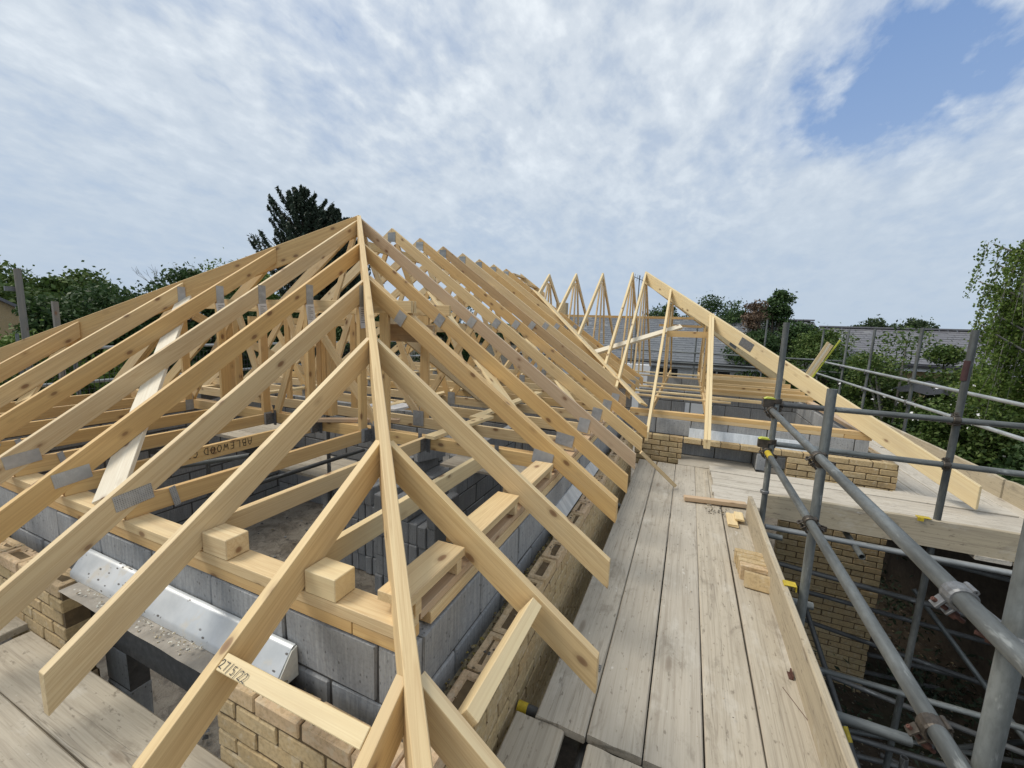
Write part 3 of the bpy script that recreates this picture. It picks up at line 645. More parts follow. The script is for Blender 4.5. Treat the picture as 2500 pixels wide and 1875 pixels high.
mains = [(2.68,-.352,False,2,('timber_gold','timber_gold','timber'),'double hip girder truss with a flat top, its right rafter edge streaked white',1.875),
 (3.236,-.354,False,1,('timber_gold','timber','timber'),'second hip truss behind the girder, yellow rafter',1.875)]
for i, (Y, tl, fu, pl, ms, lab, fl) in enumerate(mains): main_truss(i, Y, tl, fu, pl, ms, lab, fl)
names = ['full truss at the hip apex with a pinkish knotty right rafter', 'first full truss beyond the apex, clean yellow right rafter', 'second full truss beyond the apex, orange right rafter', 'third full truss beyond the apex with a weather stained rafter cut short at the eaves', 'fourth full truss beyond the apex', 'fifth full truss beyond the apex', 'sixth full truss beyond the apex', 'last ridge truss of the main range before the wing', 'truss in the middle of the wing junction, far end of the main ridge']
tl = [-.364,-.368,-.372,-.72,-.74,-.74,-.74,-.74,-.74]
ms = [('timber_pink','timber','timber'),('timber','timber','timber_gold'),('timber_gold','timber_gold','timber'),('timber_dark','timber','timber_gold')]+[('timber','timber','timber'),('timber_gold','timber','timber_gold')]*3
for i in range(8):
    Y = 3.836+.6*i
    main_truss(i, Y, tl[i], True, 1, ms[i], names[i])
# board end seen past the last ridge truss
e = empty('ridge_ladder', (AX+.1, 8.4, AZ-.1), 'small ladder of timbers capping the far end of the main ridge', 'timber frame')
for q in range(2): bar('rail', (AX+.10+.30*q, 8.10, zR(AX+.10+.30*q)-.01), (AX+.10+.30*q, 8.75, zR(AX+.10+.30*q)-.01), .09, .036, M['timber'], e)
prism('sheet', [(AX+.03,8.74,zR(AX)-.0),(AX+.62,8.74,zR(AX+.6)),(AX+.62,8.74,zR(AX+.6)-.1),(AX+.03,8.74,zR(AX)-.14)], (0,.018,0), M['timber'], e, axis=(1,0,0))

# girder hangers
for i, X in enumerate((-1.277, -1.877, -2.439, -3.039, -3.639, -4.239)):
    e = empty('joist_hanger', (X, 2.64, PT), 'galvanised hanger on the hip girder, %s from the right' % ordn[i+1], 'joist hanger', 'joist hangers on the hip girder')
    w = TW/2+.004; y1 = 2.655
    solid('bracket', [(X-w-.002,y1-.075,PT-.004,X-w,y1,PT+.10),(X+w,y1-.075,PT-.004,X+w+.002,y1,PT+.10),(X-w,y1-.075,PT-.006,X+w,y1,PT-.003),(X-w-.035,y1,PT-.02,X-w,y1+.003,PT+.125),(X+w,y1,PT-.02,X+w+.035,y1+.003,PT+.125)], M['hanger'], e)

# bracing
def board(name, a, b, w, th, mat, label, cat='brace', nrm=None, **k):
    e = empty(name, a, label, cat); a, b = V(a), V(b); x = (b-a).normalized(); n = V(nrm).normalized(); s = n.cross(x).normalized(); p = a-s*w/2
    prism('plank', [p, p+(b-a), p+(b-a)+s*w, p+s*w], -(x.cross(s))*th if x.cross(s).dot(n) > 0 else x.cross(s)*th, mat, e, axis=x, bev=.002, **k); return e
nF = V((0,-T,1)).normalized(); nR = V((T,0,1)).normalized()
def underF(X, Y, d=.155): return V((X, Y, zF(Y)-d))
def underR(X, Y, d=.15): return V((X, Y, zR(X)-d))
board('diagonal_brace', underF(-4.96,2.70), underF(-2.70,1.04), .15, .026, M['timber_white'], 'bleached diagonal brace board beneath the front jack rafters', nrm=nF)
board('diagonal_brace', underF(-5.62,1.98), underF(-4.72,1.38), .10, .026, M['timber'], 'short pale brace under the front rafters at the far left', nrm=nF)
board('diagonal_brace', underR(-3.05,4.15), underR(-.98,2.80), .12, .026, M['timber_pale'], 'diagonal brace under the right hand rafters near the apex', nrm=nR)
board('diagonal_brace', underR(-3.2,6.3), underR(-1.05,4.2), .10, .026, M['timber_pale'], 'diagonal brace under the right hand rafters further along', nrm=nR)
# binders on the ties
for (xa, ya, yb, lab) in ((-1.80,2.62,3.55,'short binder lying on the ties right of the hip rafter'), (-1.84,3.40,5.1,'second binder lapped onto the first, along the ties'), (-2.9,3.2,8.2,'long binder on the ties below the ridge'), (-4.6,2.8,8.2,'long binder on the ties left of the ridge')):
    bar('binder', (xa, ya, PT+.1+.030), (xa+.06, yb, PT+.1+.030+(.03 if 'second' in lab else 0)), .095, .028, M['timber_pale'], label=lab, cat='binder')
for i, (z_, xx) in enumerate(((AZ-.24, AX-.06), (1.72, AX+1.36), (1.72, AX-1.36))):
    bar('longitudinal_brace', (xx, 3.4 if i else 4.0, z_), (xx, 8.1, z_), .036, .095, M['timber'], label=['brace under the ridge, from the apex to the far end', 'brace along the right hand webs', 'brace along the left hand webs'][i], cat='brace')
# crossing diagonals between the webs
for i, (xa, xb) in enumerate(((AX-1.36,AX-1.36),(AX+1.28,AX+1.28))):
    for j in range(3):
        ya = 2.8+j*1.8; bar('web_brace', (xa+.03, ya, .85 if j % 2 else 1.75), (xb+.03, ya+1.7, 1.75 if j % 2 else .85), .026, .095, M['timber'], label='%s sloping brace nailed along the %s webs' % (['near','middle','far'][j], ['left','right'][i]), cat='brace')
bar('noggin', (-2.417,2.80,1.69), (-1.89,2.80,1.69), .036, .143, M['timber_dark'], label='grey brown noggin right of the hip rafter, before the girder post', cat='noggin')
e = empty('stacked_posts', (-3.15,2.9,PT+.1), 'bundle of three orange posts standing together behind the front jack trusses', 'posts')
for q in range(3): bar('post', (-3.20+.062*q,2.90,PT+.10), (-3.20+.062*q,2.90,1.74), .058, .07, M['timber_gold'], e, up=(0,1,0))
e = empty('stacked_posts', (-4.6,2.9,PT+.1), 'pair of orange posts behind the left front rafters', 'posts')
for q in range(2): bar('post', (-4.52+.05*q,2.85,PT+.10), (-4.52+.05*q,2.85,1.70), .045, .095, M['timber_gold'], e, up=(0,1,0))
bar('loose_batten', (-3.10,2.52,PT+.135), (-2.35,2.95,PT+.135), .07, .030, M['timber_pink'], label='loose sawn batten lying across the girder tie', cat='batten')

# ------------------------------------------------------------------ the wing
WR, WZ, WA = 8.89, 2.905, -.926       # ridge line Y, ridge height, X of the hip apex
WPL = .612                             # top of wing wall plate
def zW(Y): return WZ-T*abs(WR-Y)
bar('wall_plate', (-.70,6.05,WPL), (2.06,6.05,WPL), .1, .047, M['timber_gold'], label='upper wall plate along the front of the wing', cat='wall plate')
bar('wall_plate', (-.72,6.052,WPL-.0485), (1.80,6.052,WPL-.0485), .104, .046, M['timber'], label='lower wall plate along the front of the wing', cat='wall plate')
bar('wall_plate', (1.805,6.052,WPL-.0485), (2.07,6.052,WPL-.0485), .104, .046, M['timber_gold'], label='orange offcut of plate at the outer corner of the wing', cat='wall plate')
bar('wall_plate', (2.0,6.12,WPL), (2.0,11.9,WPL), .1, .047, M['timber_pink'], label='wall plate along the right end of the wing', cat='wall plate')
def x_plane(parent, name, a, b, d, X, mat):
    SEQ[0] = (SEQ[0]+1) % 5; th = (TW-.0052 if name == 'flat_top' else TW-.0075)-.0009*SEQ[0]
    a = V((X-th/2, a[0], a[1])); b = V((X-th/2, b[0], b[1])); x = (b-a).normalized(); u = V((0, -x.z, x.y))
    if u.z < 0: u = -u
    p = a+u*d/2; return prism(name, [p, p+(b-a), p+(b-a)-u*d, p-u*d], (th,0,0), mat, parent, axis=x)
def wing_truss(X, lab, foot=None, flat=0, plies=1, tail=5.41, wl=True):
    e = empty('wing_truss', (X, WR, WPL), lab, 'truss', 'trusses of the wing')
    for q in range(plies):
        x0 = X-TW/2+q*.038; dv = .115
        yt = WR-flat; ft = foot if foot else tail
        raf('rafter', (x0, ft, zW(ft)), (x0, yt-.0012, zW(yt)), dv, (TW,0,0), M['timber_pale'], e)
        bt = (2*WR-foot) if foot else 12.2
        raf('rafter', (x0, bt, zW(bt)), (x0, 2*WR-yt+.0012, zW(yt)), dv, (TW,0,0), M['timber'], e)
        if wl: bar('tie', (x0+TW/2, 6.02, WPL+.1), (x0+TW/2, 11.8, WPL+.1), TW-.003, .098, M['timber_gold'], e)
    zb = WPL+.1 if wl else (zW(foot)-.1)
    hs = WR-(foot or 6.0)
    if not flat:
        for s in (1, -1):
            x_plane(e, 'web', (WR+s*hs*.10, WZ-.22), (WR+s*hs*.30, zb), .06, X, M['timber'])
            if wl: x_plane(e, 'web', (WR+s*hs*.32, zb), (WR+s*hs*.52, zW(WR-hs*.52)-.12), .06, X, M['timber_gold'])
        x_plane(e, 'web', (WR, WZ-.2), (WR+.02, zb), .05, X, M['timber'])
    else:
        zt = zW(yt)-.06
        for q in range(plies): x_plane(e, 'flat_top', (yt, zt), (2*WR-yt, zt), .09, X+q*.038, M['timber'])
        for s in (1, -1):
            for f_ in ((.98,.6) if plies > 1 else (.9,)):
                x_plane(e, 'post', (WR+s*flat*f_, WPL+.1), (WR+s*flat*f_, zt), .07, X, M['timber_gold'])
            x_plane(e, 'web', (WR+s*flat, zt-.1), (WR+s*flat*.2, WPL+.1), .06, X+.002, M['timber'])
    return e
wl_ = ['leftmost small wing truss, partly behind the main ridge', 'second pointed wing truss from the left', 'third pointed wing truss from the left', 'fourth pointed wing truss from the left', 'wing truss at the apex of its hip rafters, next to the aerial']
for i, (X, ft) in enumerate(((-2.98,8.10),(-2.37,7.50),(-1.796,6.92),(-1.184,6.33),(-.926,6.07))):
    wing_truss(X, wl_[i], foot=ft, wl=False)
wing_truss(-.40, 'slender wing truss right of the hip apex, its tail standing over the inner corner', flat=.526, plies=1)
wing_truss(.285, 'double flat topped wing girder, its paired tail over the pale blue lintel', flat=1.21, plies=2)
for (s, lab) in ((-1, 'long deep hip rafter of the wing, sloping down to the right'), (1, 'far hip rafter of the wing, showing beneath the near one')):
    e = empty('hip_rafter', (WA, WR, WZ), lab, 'rafter', 'hip rafters of the wing'); s1 = 3.62 if s < 0 else 3.2
    a = V((WA, WR, WZ+.01)); b = V((WA+s1, WR+s*s1, WZ+.01-T*s1)); side = V((1, -s, 0)).normalized()*.047
    raf('plank', a-side/2, b-side/2, .235 if s < 0 else .22, side, M['timber_pale'], e, axis=b-a, bev=.003)
    d = (b-a).normalized(); c = a+d*2.75 if s < 0 else a+d*2.92; n = V((s*-1*0+1, -1 if s < 0 else 1, 0)).normalized()
    # splice plate on the face towards the walkway
    nn = V((-1,-1,0)).normalized() if s < 0 else V((1,-1,0)).normalized()
    nn = V((-d.y, d.x, 0)).normalized(); nn = -nn if nn.y > 0 else nn
    ez = d.cross(nn) ; ez = -ez if ez.z < 0 else ez
    cc = c-V((0,0,.115))+nn*.0245; ex = ez.cross(nn); plate(e, cc, ex, ez, .24, .13, .002, mat=M['hanger'])
bar('tie', (-.36,7.42,1.735), (.26,7.42,1.735), .036, .10, M['timber_gold'], label='short golden beam joining the slender truss and the double girder of the wing', cat='beam')
bar('top_rail', (-3.3,9.6,2.05), (.05,9.6,2.045), .06, .05, M['timber_gold'], label='long straight rail above the slate roof, across the wing trusses', cat='rail')
bar('top_rail', (-.62,9.3,1.88), (.22,9.3,1.87), .045, .05, M['timber_gold'], label='short rail under the long one, inside the wing hip', cat='rail')
# ceiling joists from the girder to the end wall, and beyond
for i, (Y, xa, d) in enumerate(((6.95,.36,.045),(7.96,.36,.05),(8.45,.36,.12),(9.0,.36,.12),(9.36,.36,.12),(10.2,.36,.12),(11.0,.36,.12),(11.55,.36,.10))):
    bar('ceiling_joist', (xa, Y, WPL+.098+(.04 if i < 2 else 0)), (2.03 if i else 1.05, Y-.02, WPL+.098+(.04 if i < 2 else 0)), .036, d, M['timber_gold' if i % 2 else 'timber'], label='%s joist between the wing girder and its end wall, counted from the walkway' % (ordn[i+1]), cat='joist', group='end joists of the wing')
for i, (Y, xa, xb) in enumerate(((6.62,-1.1,.62),(7.1,-2.0,.25),(7.75,-2.0,.3),(8.3,-2.2,.3),(9.8,-2.2,.3),(10.6,-2.2,.3))):
    bar('binder', (xa, Y, WPL+.1+.03), (xb, Y-.03, WPL+.1+.03), .045 if i == 0 else .08, .028, M['timber_pale' if i % 2 else 'timber'], label='%s binder laid across the wing ties, counted from the walkway' % ordn[i+1], cat='binder', group='binders of the wing')
# valley board and loose timbers
a = V((-2.95, 8.05, zR(-2.95)+.03)); b = V((-.50, 5.92, zR(-.50)+.03))
board('valley_board', a, b, .17, .028, M['timber_pale'], 'bright valley board laid down the main slope towards the inner corner', 'board', nrm=nR)
board('loose_board', (-1.50,7.02,1.33), (-.15,7.62,1.83), .10, .045, M['timber_white'], 'loose white timber propped across the wing trusses', 'board', nrm=(0,-.6,.8))
bar('lath', (-.36,4.395,.46), (.005,4.70,.045), .020, .038, M['timber'], label='thin lath slanting from a rafter tail down onto the walkway', cat='lath')

# ------------------------------------------------------------------ scaffold decks
def deck_board(x0, y0, x1, y1, z, along, mat, label, name='scaffold_board', th=.038, tilt=0, group='scaffold boards', wonk=.003, bands=False):
    """board with rounded, worn arrises; along 'x' or 'y'"""
    rng = random.Random(int((x0*97+y0*31+z*7)*100)); Lg, Wd = (x1-x0, y1-y0) if along == 'x' else (y1-y0, x1-x0); n = 14; vs, fs = [], []
    prof = [(-.5, -th+.004), (-.5, -.006), (-.5+.006/Wd, 0), (-.22, .001), (.0, -.0008), (.22, .001), (.5-.006/Wd, 0), (.5, -.006), (.5, -th+.004), (.5-.006/Wd, -th), (-.5+.006/Wd, -th)]; m_ = len(prof)
    ph = rng.uniform(0, 6)
    for i in range(n+1):
        t = i/n; ex = rng.uniform(-.004, .004) if i in (0, n) else 0
        for j, (a, z_) in enumerate(prof):
            vs.append((t*Lg+ex+(rng.uniform(-.004,.004) if i in (0,n) else 0), a*Wd+.0015*math.sin(ph+t*5), z_+.0025*math.sin(ph*2+t*4.2)+tilt*a*Wd+rng.uniform(-.0004,.0004)))
    for i in range(n):
        for j in range(m_): a = i*m_+j; b = i*m_+(j+1) % m_; fs.append([a, a+m_, b+m_, b])
    fs.append(list(range(m_))); fs.append([n*m_+j for j in range(m_)][::-1])
    me = mesh(name, vs, fs, mat); fixn(me); me.polygons.foreach_set('use_smooth', [False]*len(me.polygons))
    if along == 'x': Mx = Matrix.Translation((x0, (y0+y1)/2, z))
    else: Mx = Matrix.Translation(((x0+x1)/2, y0, z)) @ Matrix.Rotation(math.pi/2, 4, 'Z')
    Mx = Mx @ Matrix.Rotation(rng.uniform(-wonk, wonk)*.4, 4, 'Z')
    o = bpy.data.objects.new(name, me); link(o, None, Mx, label, 'board', group)
    return o
ML = ['walkway board nearest the brick wall, under the rafter tails', 'cracked second walkway board from the brick wall', 'third walkway board from the brick wall', 'fourth walkway board from the brick wall, a radiating knot in it', 'walkway board beside the toe board, bricks standing on it']
dm = [M['deck'], M['deck'], M['deck'], M['deck_warm'], M['deck_warm']]
for i in range(5):
    xa = -.484+.229*i
    deck_board(xa, 1.535+.006*(i % 2), xa+.223+(.008 if i == 4 else 0), 5.615, 0, 'y', dm[i], ML[i])
deck_board(-.575, -1.6, -.352, 1.528, -.012, 'y', M['deck_warm'], 'board end below the last long rafter, next to the brick wall')
deck_board(-.246, -1.6, -.022, 1.505, -.004, 'y', M['deck_warm'], 'board end at the bottom edge, beyond the gap after the cracked board')
for i in range(2): deck_board(.206+.229*i, -1.6, .429+.229*i, 1.515, -.002, 'y', M['deck'], ['board at the bottom edge beneath the photographer', 'board at the bottom edge beside the toe board'][i])
# lower left deck, boards along the front wall
LL = ['front deck board against the left brick wall', 'front deck board one in from the wall', 'front deck board two in from the wall', 'front deck board three in from the wall']
for i in range(4):
    yb = .838-.229*i
    deck_board(-3.10+.02*(i % 2), yb-.224, -.62, yb, 0, 'x', M['deck_warm'], LL[i]+', at the lower left')
    deck_board(-7.0, yb-.214, -3.16+.02*(i % 2), yb+.006, .012, 'x', M['deck_warm'], LL[i]+', further left past the black joint')
# deck in front of the wing
WLb = ['wing deck board at the back, lapped over the others', 'second wing deck board from the brickwork', 'third wing deck board from the brickwork', 'fourth wing deck board from the brickwork', 'front wing deck board behind the toe board']
for i in range(5):
    yb = 5.60-.233*i
    deck_board(.36+.01*(i % 3), yb-.221, 4.3 if i % 2 else 3.05+.5*(i > 2), yb, .066 if i == 0 else (.055 if i < 3 else .046), 'x', M['deck_white'], WLb[i], th=.038)
deck_board(.30, 4.38, .345, 5.5, .012, 'y', M['deck_warm'], 'dirty narrow batten across the walkway where the wing boards begin', name='batten', th=.02)
deck_board(.0, 5.625, .90, 6.12, .012, 'x', M['deck'], 'weathered sheet filling the recess in the wing wall', name='ply_sheet', th=.02)
RL = ['right hand deck board closest to the end wall of the wing', 'second right hand deck board from the wing', 'third right hand deck board from the wing', 'fourth right hand deck board from the wing', 'fifth right hand deck board, beside the leaning toe board']
for i in range(5):
    xa = 2.32+.229*i
    deck_board(xa-.05, 4.36, xa+.170, 8.2, 0, 'y', M['deck_white'], RL[i])
    deck_board(xa-.05, 8.22, xa+.170, 12.4, .002, 'y', M['deck_white'], RL[i]+', far length')
# toe boards
def toe(a, b, h_, label, lean=0, mat='toe', th=.036, zb=-.002):
    a, b = V(a), V(b); x = (b-a).normalized(); s = x.cross(V((0,0,1))); e = empty('toe_board', a, label, 'toe board')
    rng = random.Random(int(a.x*100+a.y*10)); n = 16; vs, fs = [], []
    for i in range(n+1):
        c = a+(b-a)*i/n; w = .003*math.sin(i*.7); tp = h_+rng.uniform(-.004, .003)
        if i in (0, n): tp -= .012
        for (q, z) in ((0,zb),(0,tp-.006),(.006,tp),(th-.006,tp),(th,tp-.006),(th,zb)): vs.append(c+s*(q+w+lean*z)+V((0,0,z)))
    for i in range(n):
        for j in range(6): p = i*6+j; q = i*6+(j+1) % 6; fs.append([p, p+6, q+6, q])
    fs += [list(range(6)), [n*6+j for j in range(6)][::-1]]
    R = Matrix((x, -s, V((0,0,1)))); me = mesh('plank', [R @ (v-a) for v in vs], fs, M[mat]); fixn(me)
    link(bpy.data.objects.new('plank', me), e, Matrix.Translation(a) @ R.transposed().to_4x4()); return e
toe((.662, 4.27, 0), (.662, -.6, 0), .222, 'long toe board standing along the right side of the walkway', lean=-.02)
bpy.data.objects['toe_board']
toe((.80, 4.395, 0), (4.7, 4.395, 0), .235, 'toe board across the front of the wing deck', lean=0)
toe((3.36, 6.15, 0), (3.36, 4.4, 0), .235, 'near toe board on the far right deck, past the vertical joint', mat='toe', lean=-.0)
toe((3.35, 12.4, 0), (3.35, 6.17, 0), .235, 'far toe board on the right hand deck beneath the hip end', mat='toe')
e = empty('steel_clip', (.68, 2.77, .22), 'yellow clip hooked over the long toe board', 'clip')
solid('plate', [(.645,2.745,.226,.710,2.80,.230),(.645,2.745,.18,.649,2.80,.226),(.706,2.745,.195,.710,2.80,.226)], M['yellow'], e)
e = empty('steel_clip', (1.93, 4.38, .235), 'yellow and grey clip on the toe board at the second standard of the wing', 'clip')
solid('plate', [(1.88,4.35,.238,1.97,4.40,.242),(1.88,4.345,.212,1.92,4.35,.238)], M['yellow'], e)

# ------------------------------------------------------------------ scaffold tubes
TG = 'scaffold tubes'
def st(a, b, lab, m='tube', **k): return tube('scaffold_tube', a, b, M[m], label=lab, cat='scaffold tube', group=TG, **k)
MX = .752
stA = st((.745,4.225,GZ), (.760,4.24,1.82), 'upright at the inner corner of the scaffold, where the two rails start')
stB = st((.765,2.80,GZ), (.757,2.80,1.415), 'short topped upright halfway along the walkway, leaning against the rails')
stC = st((1.985,4.40,GZ), (2.045,4.40,1.80), 'upright in front of the wing deck with a red painted patch')
stD = st((.790,1.345,GZ), (.800,1.345,1.74), 'big upright at the right edge of the photo, closest to the camera')
st((3.30,4.42,GZ), (3.33,4.42,1.85), 'upright at the far right end of the wing deck')
tube('paint_patch', (2.0305,4.40,1.40), (2.036,4.40,1.56), M['red'], stC, r=.0246)
rl1 = st((.716,4.30,1.055), (.722,-.9,1.0), 'upper guard rail of the walkway, running out at the lower right')
rl2 = st((.722,4.36,.675), (.722,-.9,.590), 'lower guard rail of the walkway, yellow tape near its far end')
tube('yellow_tape', (.722,4.15,.6716), (.722,3.99,.669), M['yellow'], rl2, r=.0250)
st((.78,4.345,1.085), (6.2,4.345,1.085), 'upper guard rail in front of the wing deck, dark at its left end')
tube('dark_sleeve', (.80,4.345,1.085), (1.22,4.345,1.085), M['tube_dark'], bpy.data.objects['scaffold_tube.007'], r=.0250)
st((.72,4.345,.715), (6.2,4.345,.715), 'lower guard rail in front of the wing deck')
st((.80,4.30,-.070), (3.4,4.30,-.070), 'ledger just under the toe board of the wing deck', 'tube_bright')
st((1.54,5.6,-.085), (1.47,4.10,-.095), 'hollow tube end poking out beneath the wing toe board', 'tube')
st((-.60,2.2,-.065), (1.06,2.2,-.075), 'cross tube under the walkway, its end sticking out by the lower rail', 'tube')
st((-.59,1.60,-.066), (.9,1.60,-.066), 'cross tube with a yellow painted end, in the gap beside the brick wall', 'tube_dark')
tube('yellow_end', (-.592,1.60,-.066), (-.545,1.60,-.066), M['yellow'], bpy.data.objects['scaffold_tube.012'], r=.0256)
st((-.62,1.30,-.095), (.9,1.30,-.095), 'cross tube glimpsed in the gap between board ends at the bottom', 'tube_dark')
st((-.275,1.75,-.14), (-.262,-.5,-.14), 'lengthwise tube in the slot between the nearest boards', 'tube_dark')
st((-.55,3.1,-.066), (.9,3.1,-.066), 'grey cross tube below the third rafter tail', 'tube')
st((-.55,4.1,-.066), (.9,4.1,-.066), 'cross tube in the gap under the orange rafter tail', 'tube')
# the maze below the deck
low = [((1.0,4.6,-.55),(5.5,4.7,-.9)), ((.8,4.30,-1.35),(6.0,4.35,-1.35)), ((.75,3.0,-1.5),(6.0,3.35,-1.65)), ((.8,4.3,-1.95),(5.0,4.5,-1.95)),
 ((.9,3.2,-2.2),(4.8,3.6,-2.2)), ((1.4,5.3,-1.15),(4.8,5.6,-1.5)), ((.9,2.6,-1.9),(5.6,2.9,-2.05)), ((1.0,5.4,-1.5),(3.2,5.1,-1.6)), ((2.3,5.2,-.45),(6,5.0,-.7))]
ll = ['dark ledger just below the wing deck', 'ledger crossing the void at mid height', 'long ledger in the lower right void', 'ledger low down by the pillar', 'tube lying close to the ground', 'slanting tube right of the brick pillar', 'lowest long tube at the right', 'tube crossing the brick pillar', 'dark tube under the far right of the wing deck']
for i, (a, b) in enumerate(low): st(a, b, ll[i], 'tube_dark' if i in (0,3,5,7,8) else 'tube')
t_ = st((1.30,5.0,-.95), (1.72,4.0,-2.15), 'dark diagonal tube with a yellow taped band in front of the brick pillar', 'tube_dark')
tube('yellow_tape', (1.30+.42*.72,4.28,-.95-1.2*.72), (1.30+.42*.79,4.21,-.95-1.2*.79), M['yellow'], t_, r=.0252)
st((2.4,5.4,-.9), (3.5,4.4,-2.4), 'diagonal brace in the void at the right', 'tube')
st((1.75,3.6,GZ), (1.72,3.6,-1.35), 'short dark prop at the bottom of the void', 'tube_dark')
st((3.4,3.0,GZ), (3.42,3.0,-.2), 'prop at the right in the void', 'tube')
# guard rails round the far side of the wing
for i, Y in enumerate((5.9,8.97,10.88,12.41,14.46)):
    st((3.47,Y,GZ), (3.52 if i else 3.5,Y,1.93 if i else 1.0), '%s upright of the right hand guard rail' % ordn[i+1], 'tube')
st((3.46,15.0,1.06), (3.47,3.6,1.03), 'upper rail of the right hand guard rail', 'tube_bright'); st((3.46,15.0,.695), (3.47,3.6,.66), 'lower rail of the right hand guard rail', 'tube_bright')
st((-6,14.46,1.12), (4.1,14.46,1.07), 'upper rail behind the wing'); st((-6,14.46,.77), (4.1,14.46,.74), 'lower rail behind the wing')
for i, X in enumerate((2.1,.2,-1.7,-3.6)): st((X,14.5,GZ), (X,14.5,2.0 if i else 2.2), '%s upright behind the wing, counted from the right' % ordn[i+1])
# left side scaffold
for i, Y in enumerate((1.2,2.9,5.2,7.6,10.2)): st((-8.02,Y,GZ), (-8.02,Y,1.30), '%s upright of the left hand scaffold, seen through the rafters' % ordn[i+1])
st((-7.98,-1,1.20), (-7.98,12,1.18), 'bright upper rail of the left hand scaffold', 'tube_bright'); st((-7.98,-1,.70), (-7.98,12,.70), 'bright lower rail of the left hand scaffold', 'tube_bright')
# mesh brick guards on it
for i, Y in enumerate((1.3,3.7,6.1,8.5)):
    e = empty('brick_guard', (-7.93, Y, .1), '%s black wire mesh guard on the left hand scaffold' % ordn[i+1], 'mesh guard', 'mesh guards')
    bx = [(-7.935, Y+.06*q, .1, -7.930, Y+.06*q+.006, 1.1) for q in range(38)]+[(-7.929, Y, .1+.1*q, -7.924, Y+2.25, .1+.1*q+.006) for q in range(11)]
    solid('wire_mesh', bx, M['black'], e, kind='stuff')
for i in range(5): deck_board(-7.9+.229*i, .9, -7.68+.229*i, 12, .01, 'y', M['deck'], 'board %s in of the left hand scaffold deck' % ['furthest', 'second', 'third', 'fourth', 'nearest'][i])

# couplers
def ring(parent, c, ax, r=.034, w=.046, mat='coupler', name='band', gap=True):
    c, x = V(c), V(ax).normalized(); y = x.cross(V((0,0,1)) if abs(x.z) < .9 else V((0,1,0))).normalized(); z = x.cross(y); n = 16; vs, fs = [], []
    rr = [(.0249, -w/2), (r-.004, -w/2), (r, -w/2+.005), (r, w/2-.005), (r-.004, w/2), (.0249, w/2)]
    for i in range(n):
        a = 2*math.pi*i/n
        for (q, u) in rr: vs.append(x*u+(y*math.cos(a)+z*math.sin(a))*q)
    m_ = len(rr)
    for i in range(n):
        for j in range(m_): p, q = i*m_+j, i*m_+(j+1) % m_; p2, q2 = ((i+1) % n)*m_+j, ((i+1) % n)*m_+(j+1) % m_; fs.append([p, p2, q2, q])
    me = mesh(name, vs, fs, M[mat]); fixn(me); return link(bpy.data.objects.new(name, me), parent, Matrix.Translation(c))
def coupler(c1, ax1, c2, ax2, label, mat='coupler', side=1, boltmat=None, name='scaffold_coupler'):
    c1, c2 = V(c1), V(c2); e = empty(name, (c1+c2)/2, label, 'coupler', 'scaffold couplers')
    for c, ax, o in ((c1, V(ax1), c2), (c2, V(ax2), c1)):
        ring(e, c, ax, mat=mat); d = (o-c); ax = ax.normalized(); d = (d-ax*d.dot(ax)).normalized(); t = ax.cross(d)*side
        p = c+t*.040-d*.006
        # ears, eye bolt, nut and washer
        prism('ear', [p-ax*.016-d*.010-t*.012, p+ax*.016-d*.010-t*.012, p+ax*.016-d*.010+t*.020, p-ax*.016-d*.010+t*.020], -d*.007, M[mat], e, axis=ax, bev=.001)
        prism('ear', [p-ax*.016+d*.012-t*.012, p+ax*.016+d*.012-t*.012, p+ax*.014+d*.012+t*.018, p-ax*.014+d*.012+t*.018], d*.006, M[mat], e, axis=ax, bev=.001)
        b0, b1 = p+t*.006-d*.026, p+t*.006+d*.058
        tube('bolt', b0, b1, M[boltmat or mat], e, r=.0062, seg=8)
        tube('nut', p+t*.006+d*.020, p+t*.006+d*.038, M[boltmat or mat], e, r=.0125, seg=6)
        tube('hinge_pin', c-t*.036-ax*.022, c-t*.036+ax*.022, M[mat], e, r=.007, seg=8)
    m_ = (c1+c2)/2; d = (c2-c1); 
    if d.length > .03:
        d.normalize(); s = V(ax1).normalized(); u = d.cross(s)
        L_ = max(.012, (c2-c1).length-.05)
        p = m_-d*(L_/2+.006)-s*.018-u*.018
        prism('saddle', [p, p+s*.036, p+s*.036+u*.036, p+u*.036], d*(L_+.012), M[mat], e, axis=s, bev=.003)
    return e
Z_ = (0,0,1); Yv = (0,1,0); Xv = (1,0,0)
coupler((.755,4.235,1.00), Z_, (.716,4.16,1.053), Yv, 'coupler joining the upper walkway rail to the corner upright', side=1)
coupler((.752,4.23,.63), Z_, (.722,4.20,.672), Yv, 'coupler joining the lower walkway rail to the corner upright')
coupler((.757,4.235,1.13), Z_, (.80,4.32,1.085), Xv, 'coupler at the left end of the upper wing rail, yellow flap on top')
coupler((.752,4.235,.76), Z_, (.78,4.32,.715), Xv, 'coupler at the left end of the lower wing rail, yellow flap on top')
for z_, (xa) in ((1.155,.70),(.785,.695)):
    e = empty('coupler_flap', (xa,4.25,z_), '%s black coupler flap with a yellow cap, at the scaffold corner' % ('upper' if z_ > 1 else 'lower'), 'coupler')
    solid('flap', [(xa-.045,4.21,z_-.085,xa+.035,4.262,z_-.012)], M['coupler'], e); prism('cap', [(xa-.045,4.206,z_-.010),(xa+.05,4.206,z_-.010),(xa+.03,4.206,z_+.004),(xa-.02,4.206,z_+.006)], (0,.06,0), M['green_yellow'], e)
coupler((.758,2.80,.985), Z_, (.717,2.72,1.035), Yv, 'black coupler on the upper rail at the middle upright')
coupler((.760,2.80,.60), Z_, (.722,2.73,.650), Yv, 'black coupler on the lower rail at the middle upright')
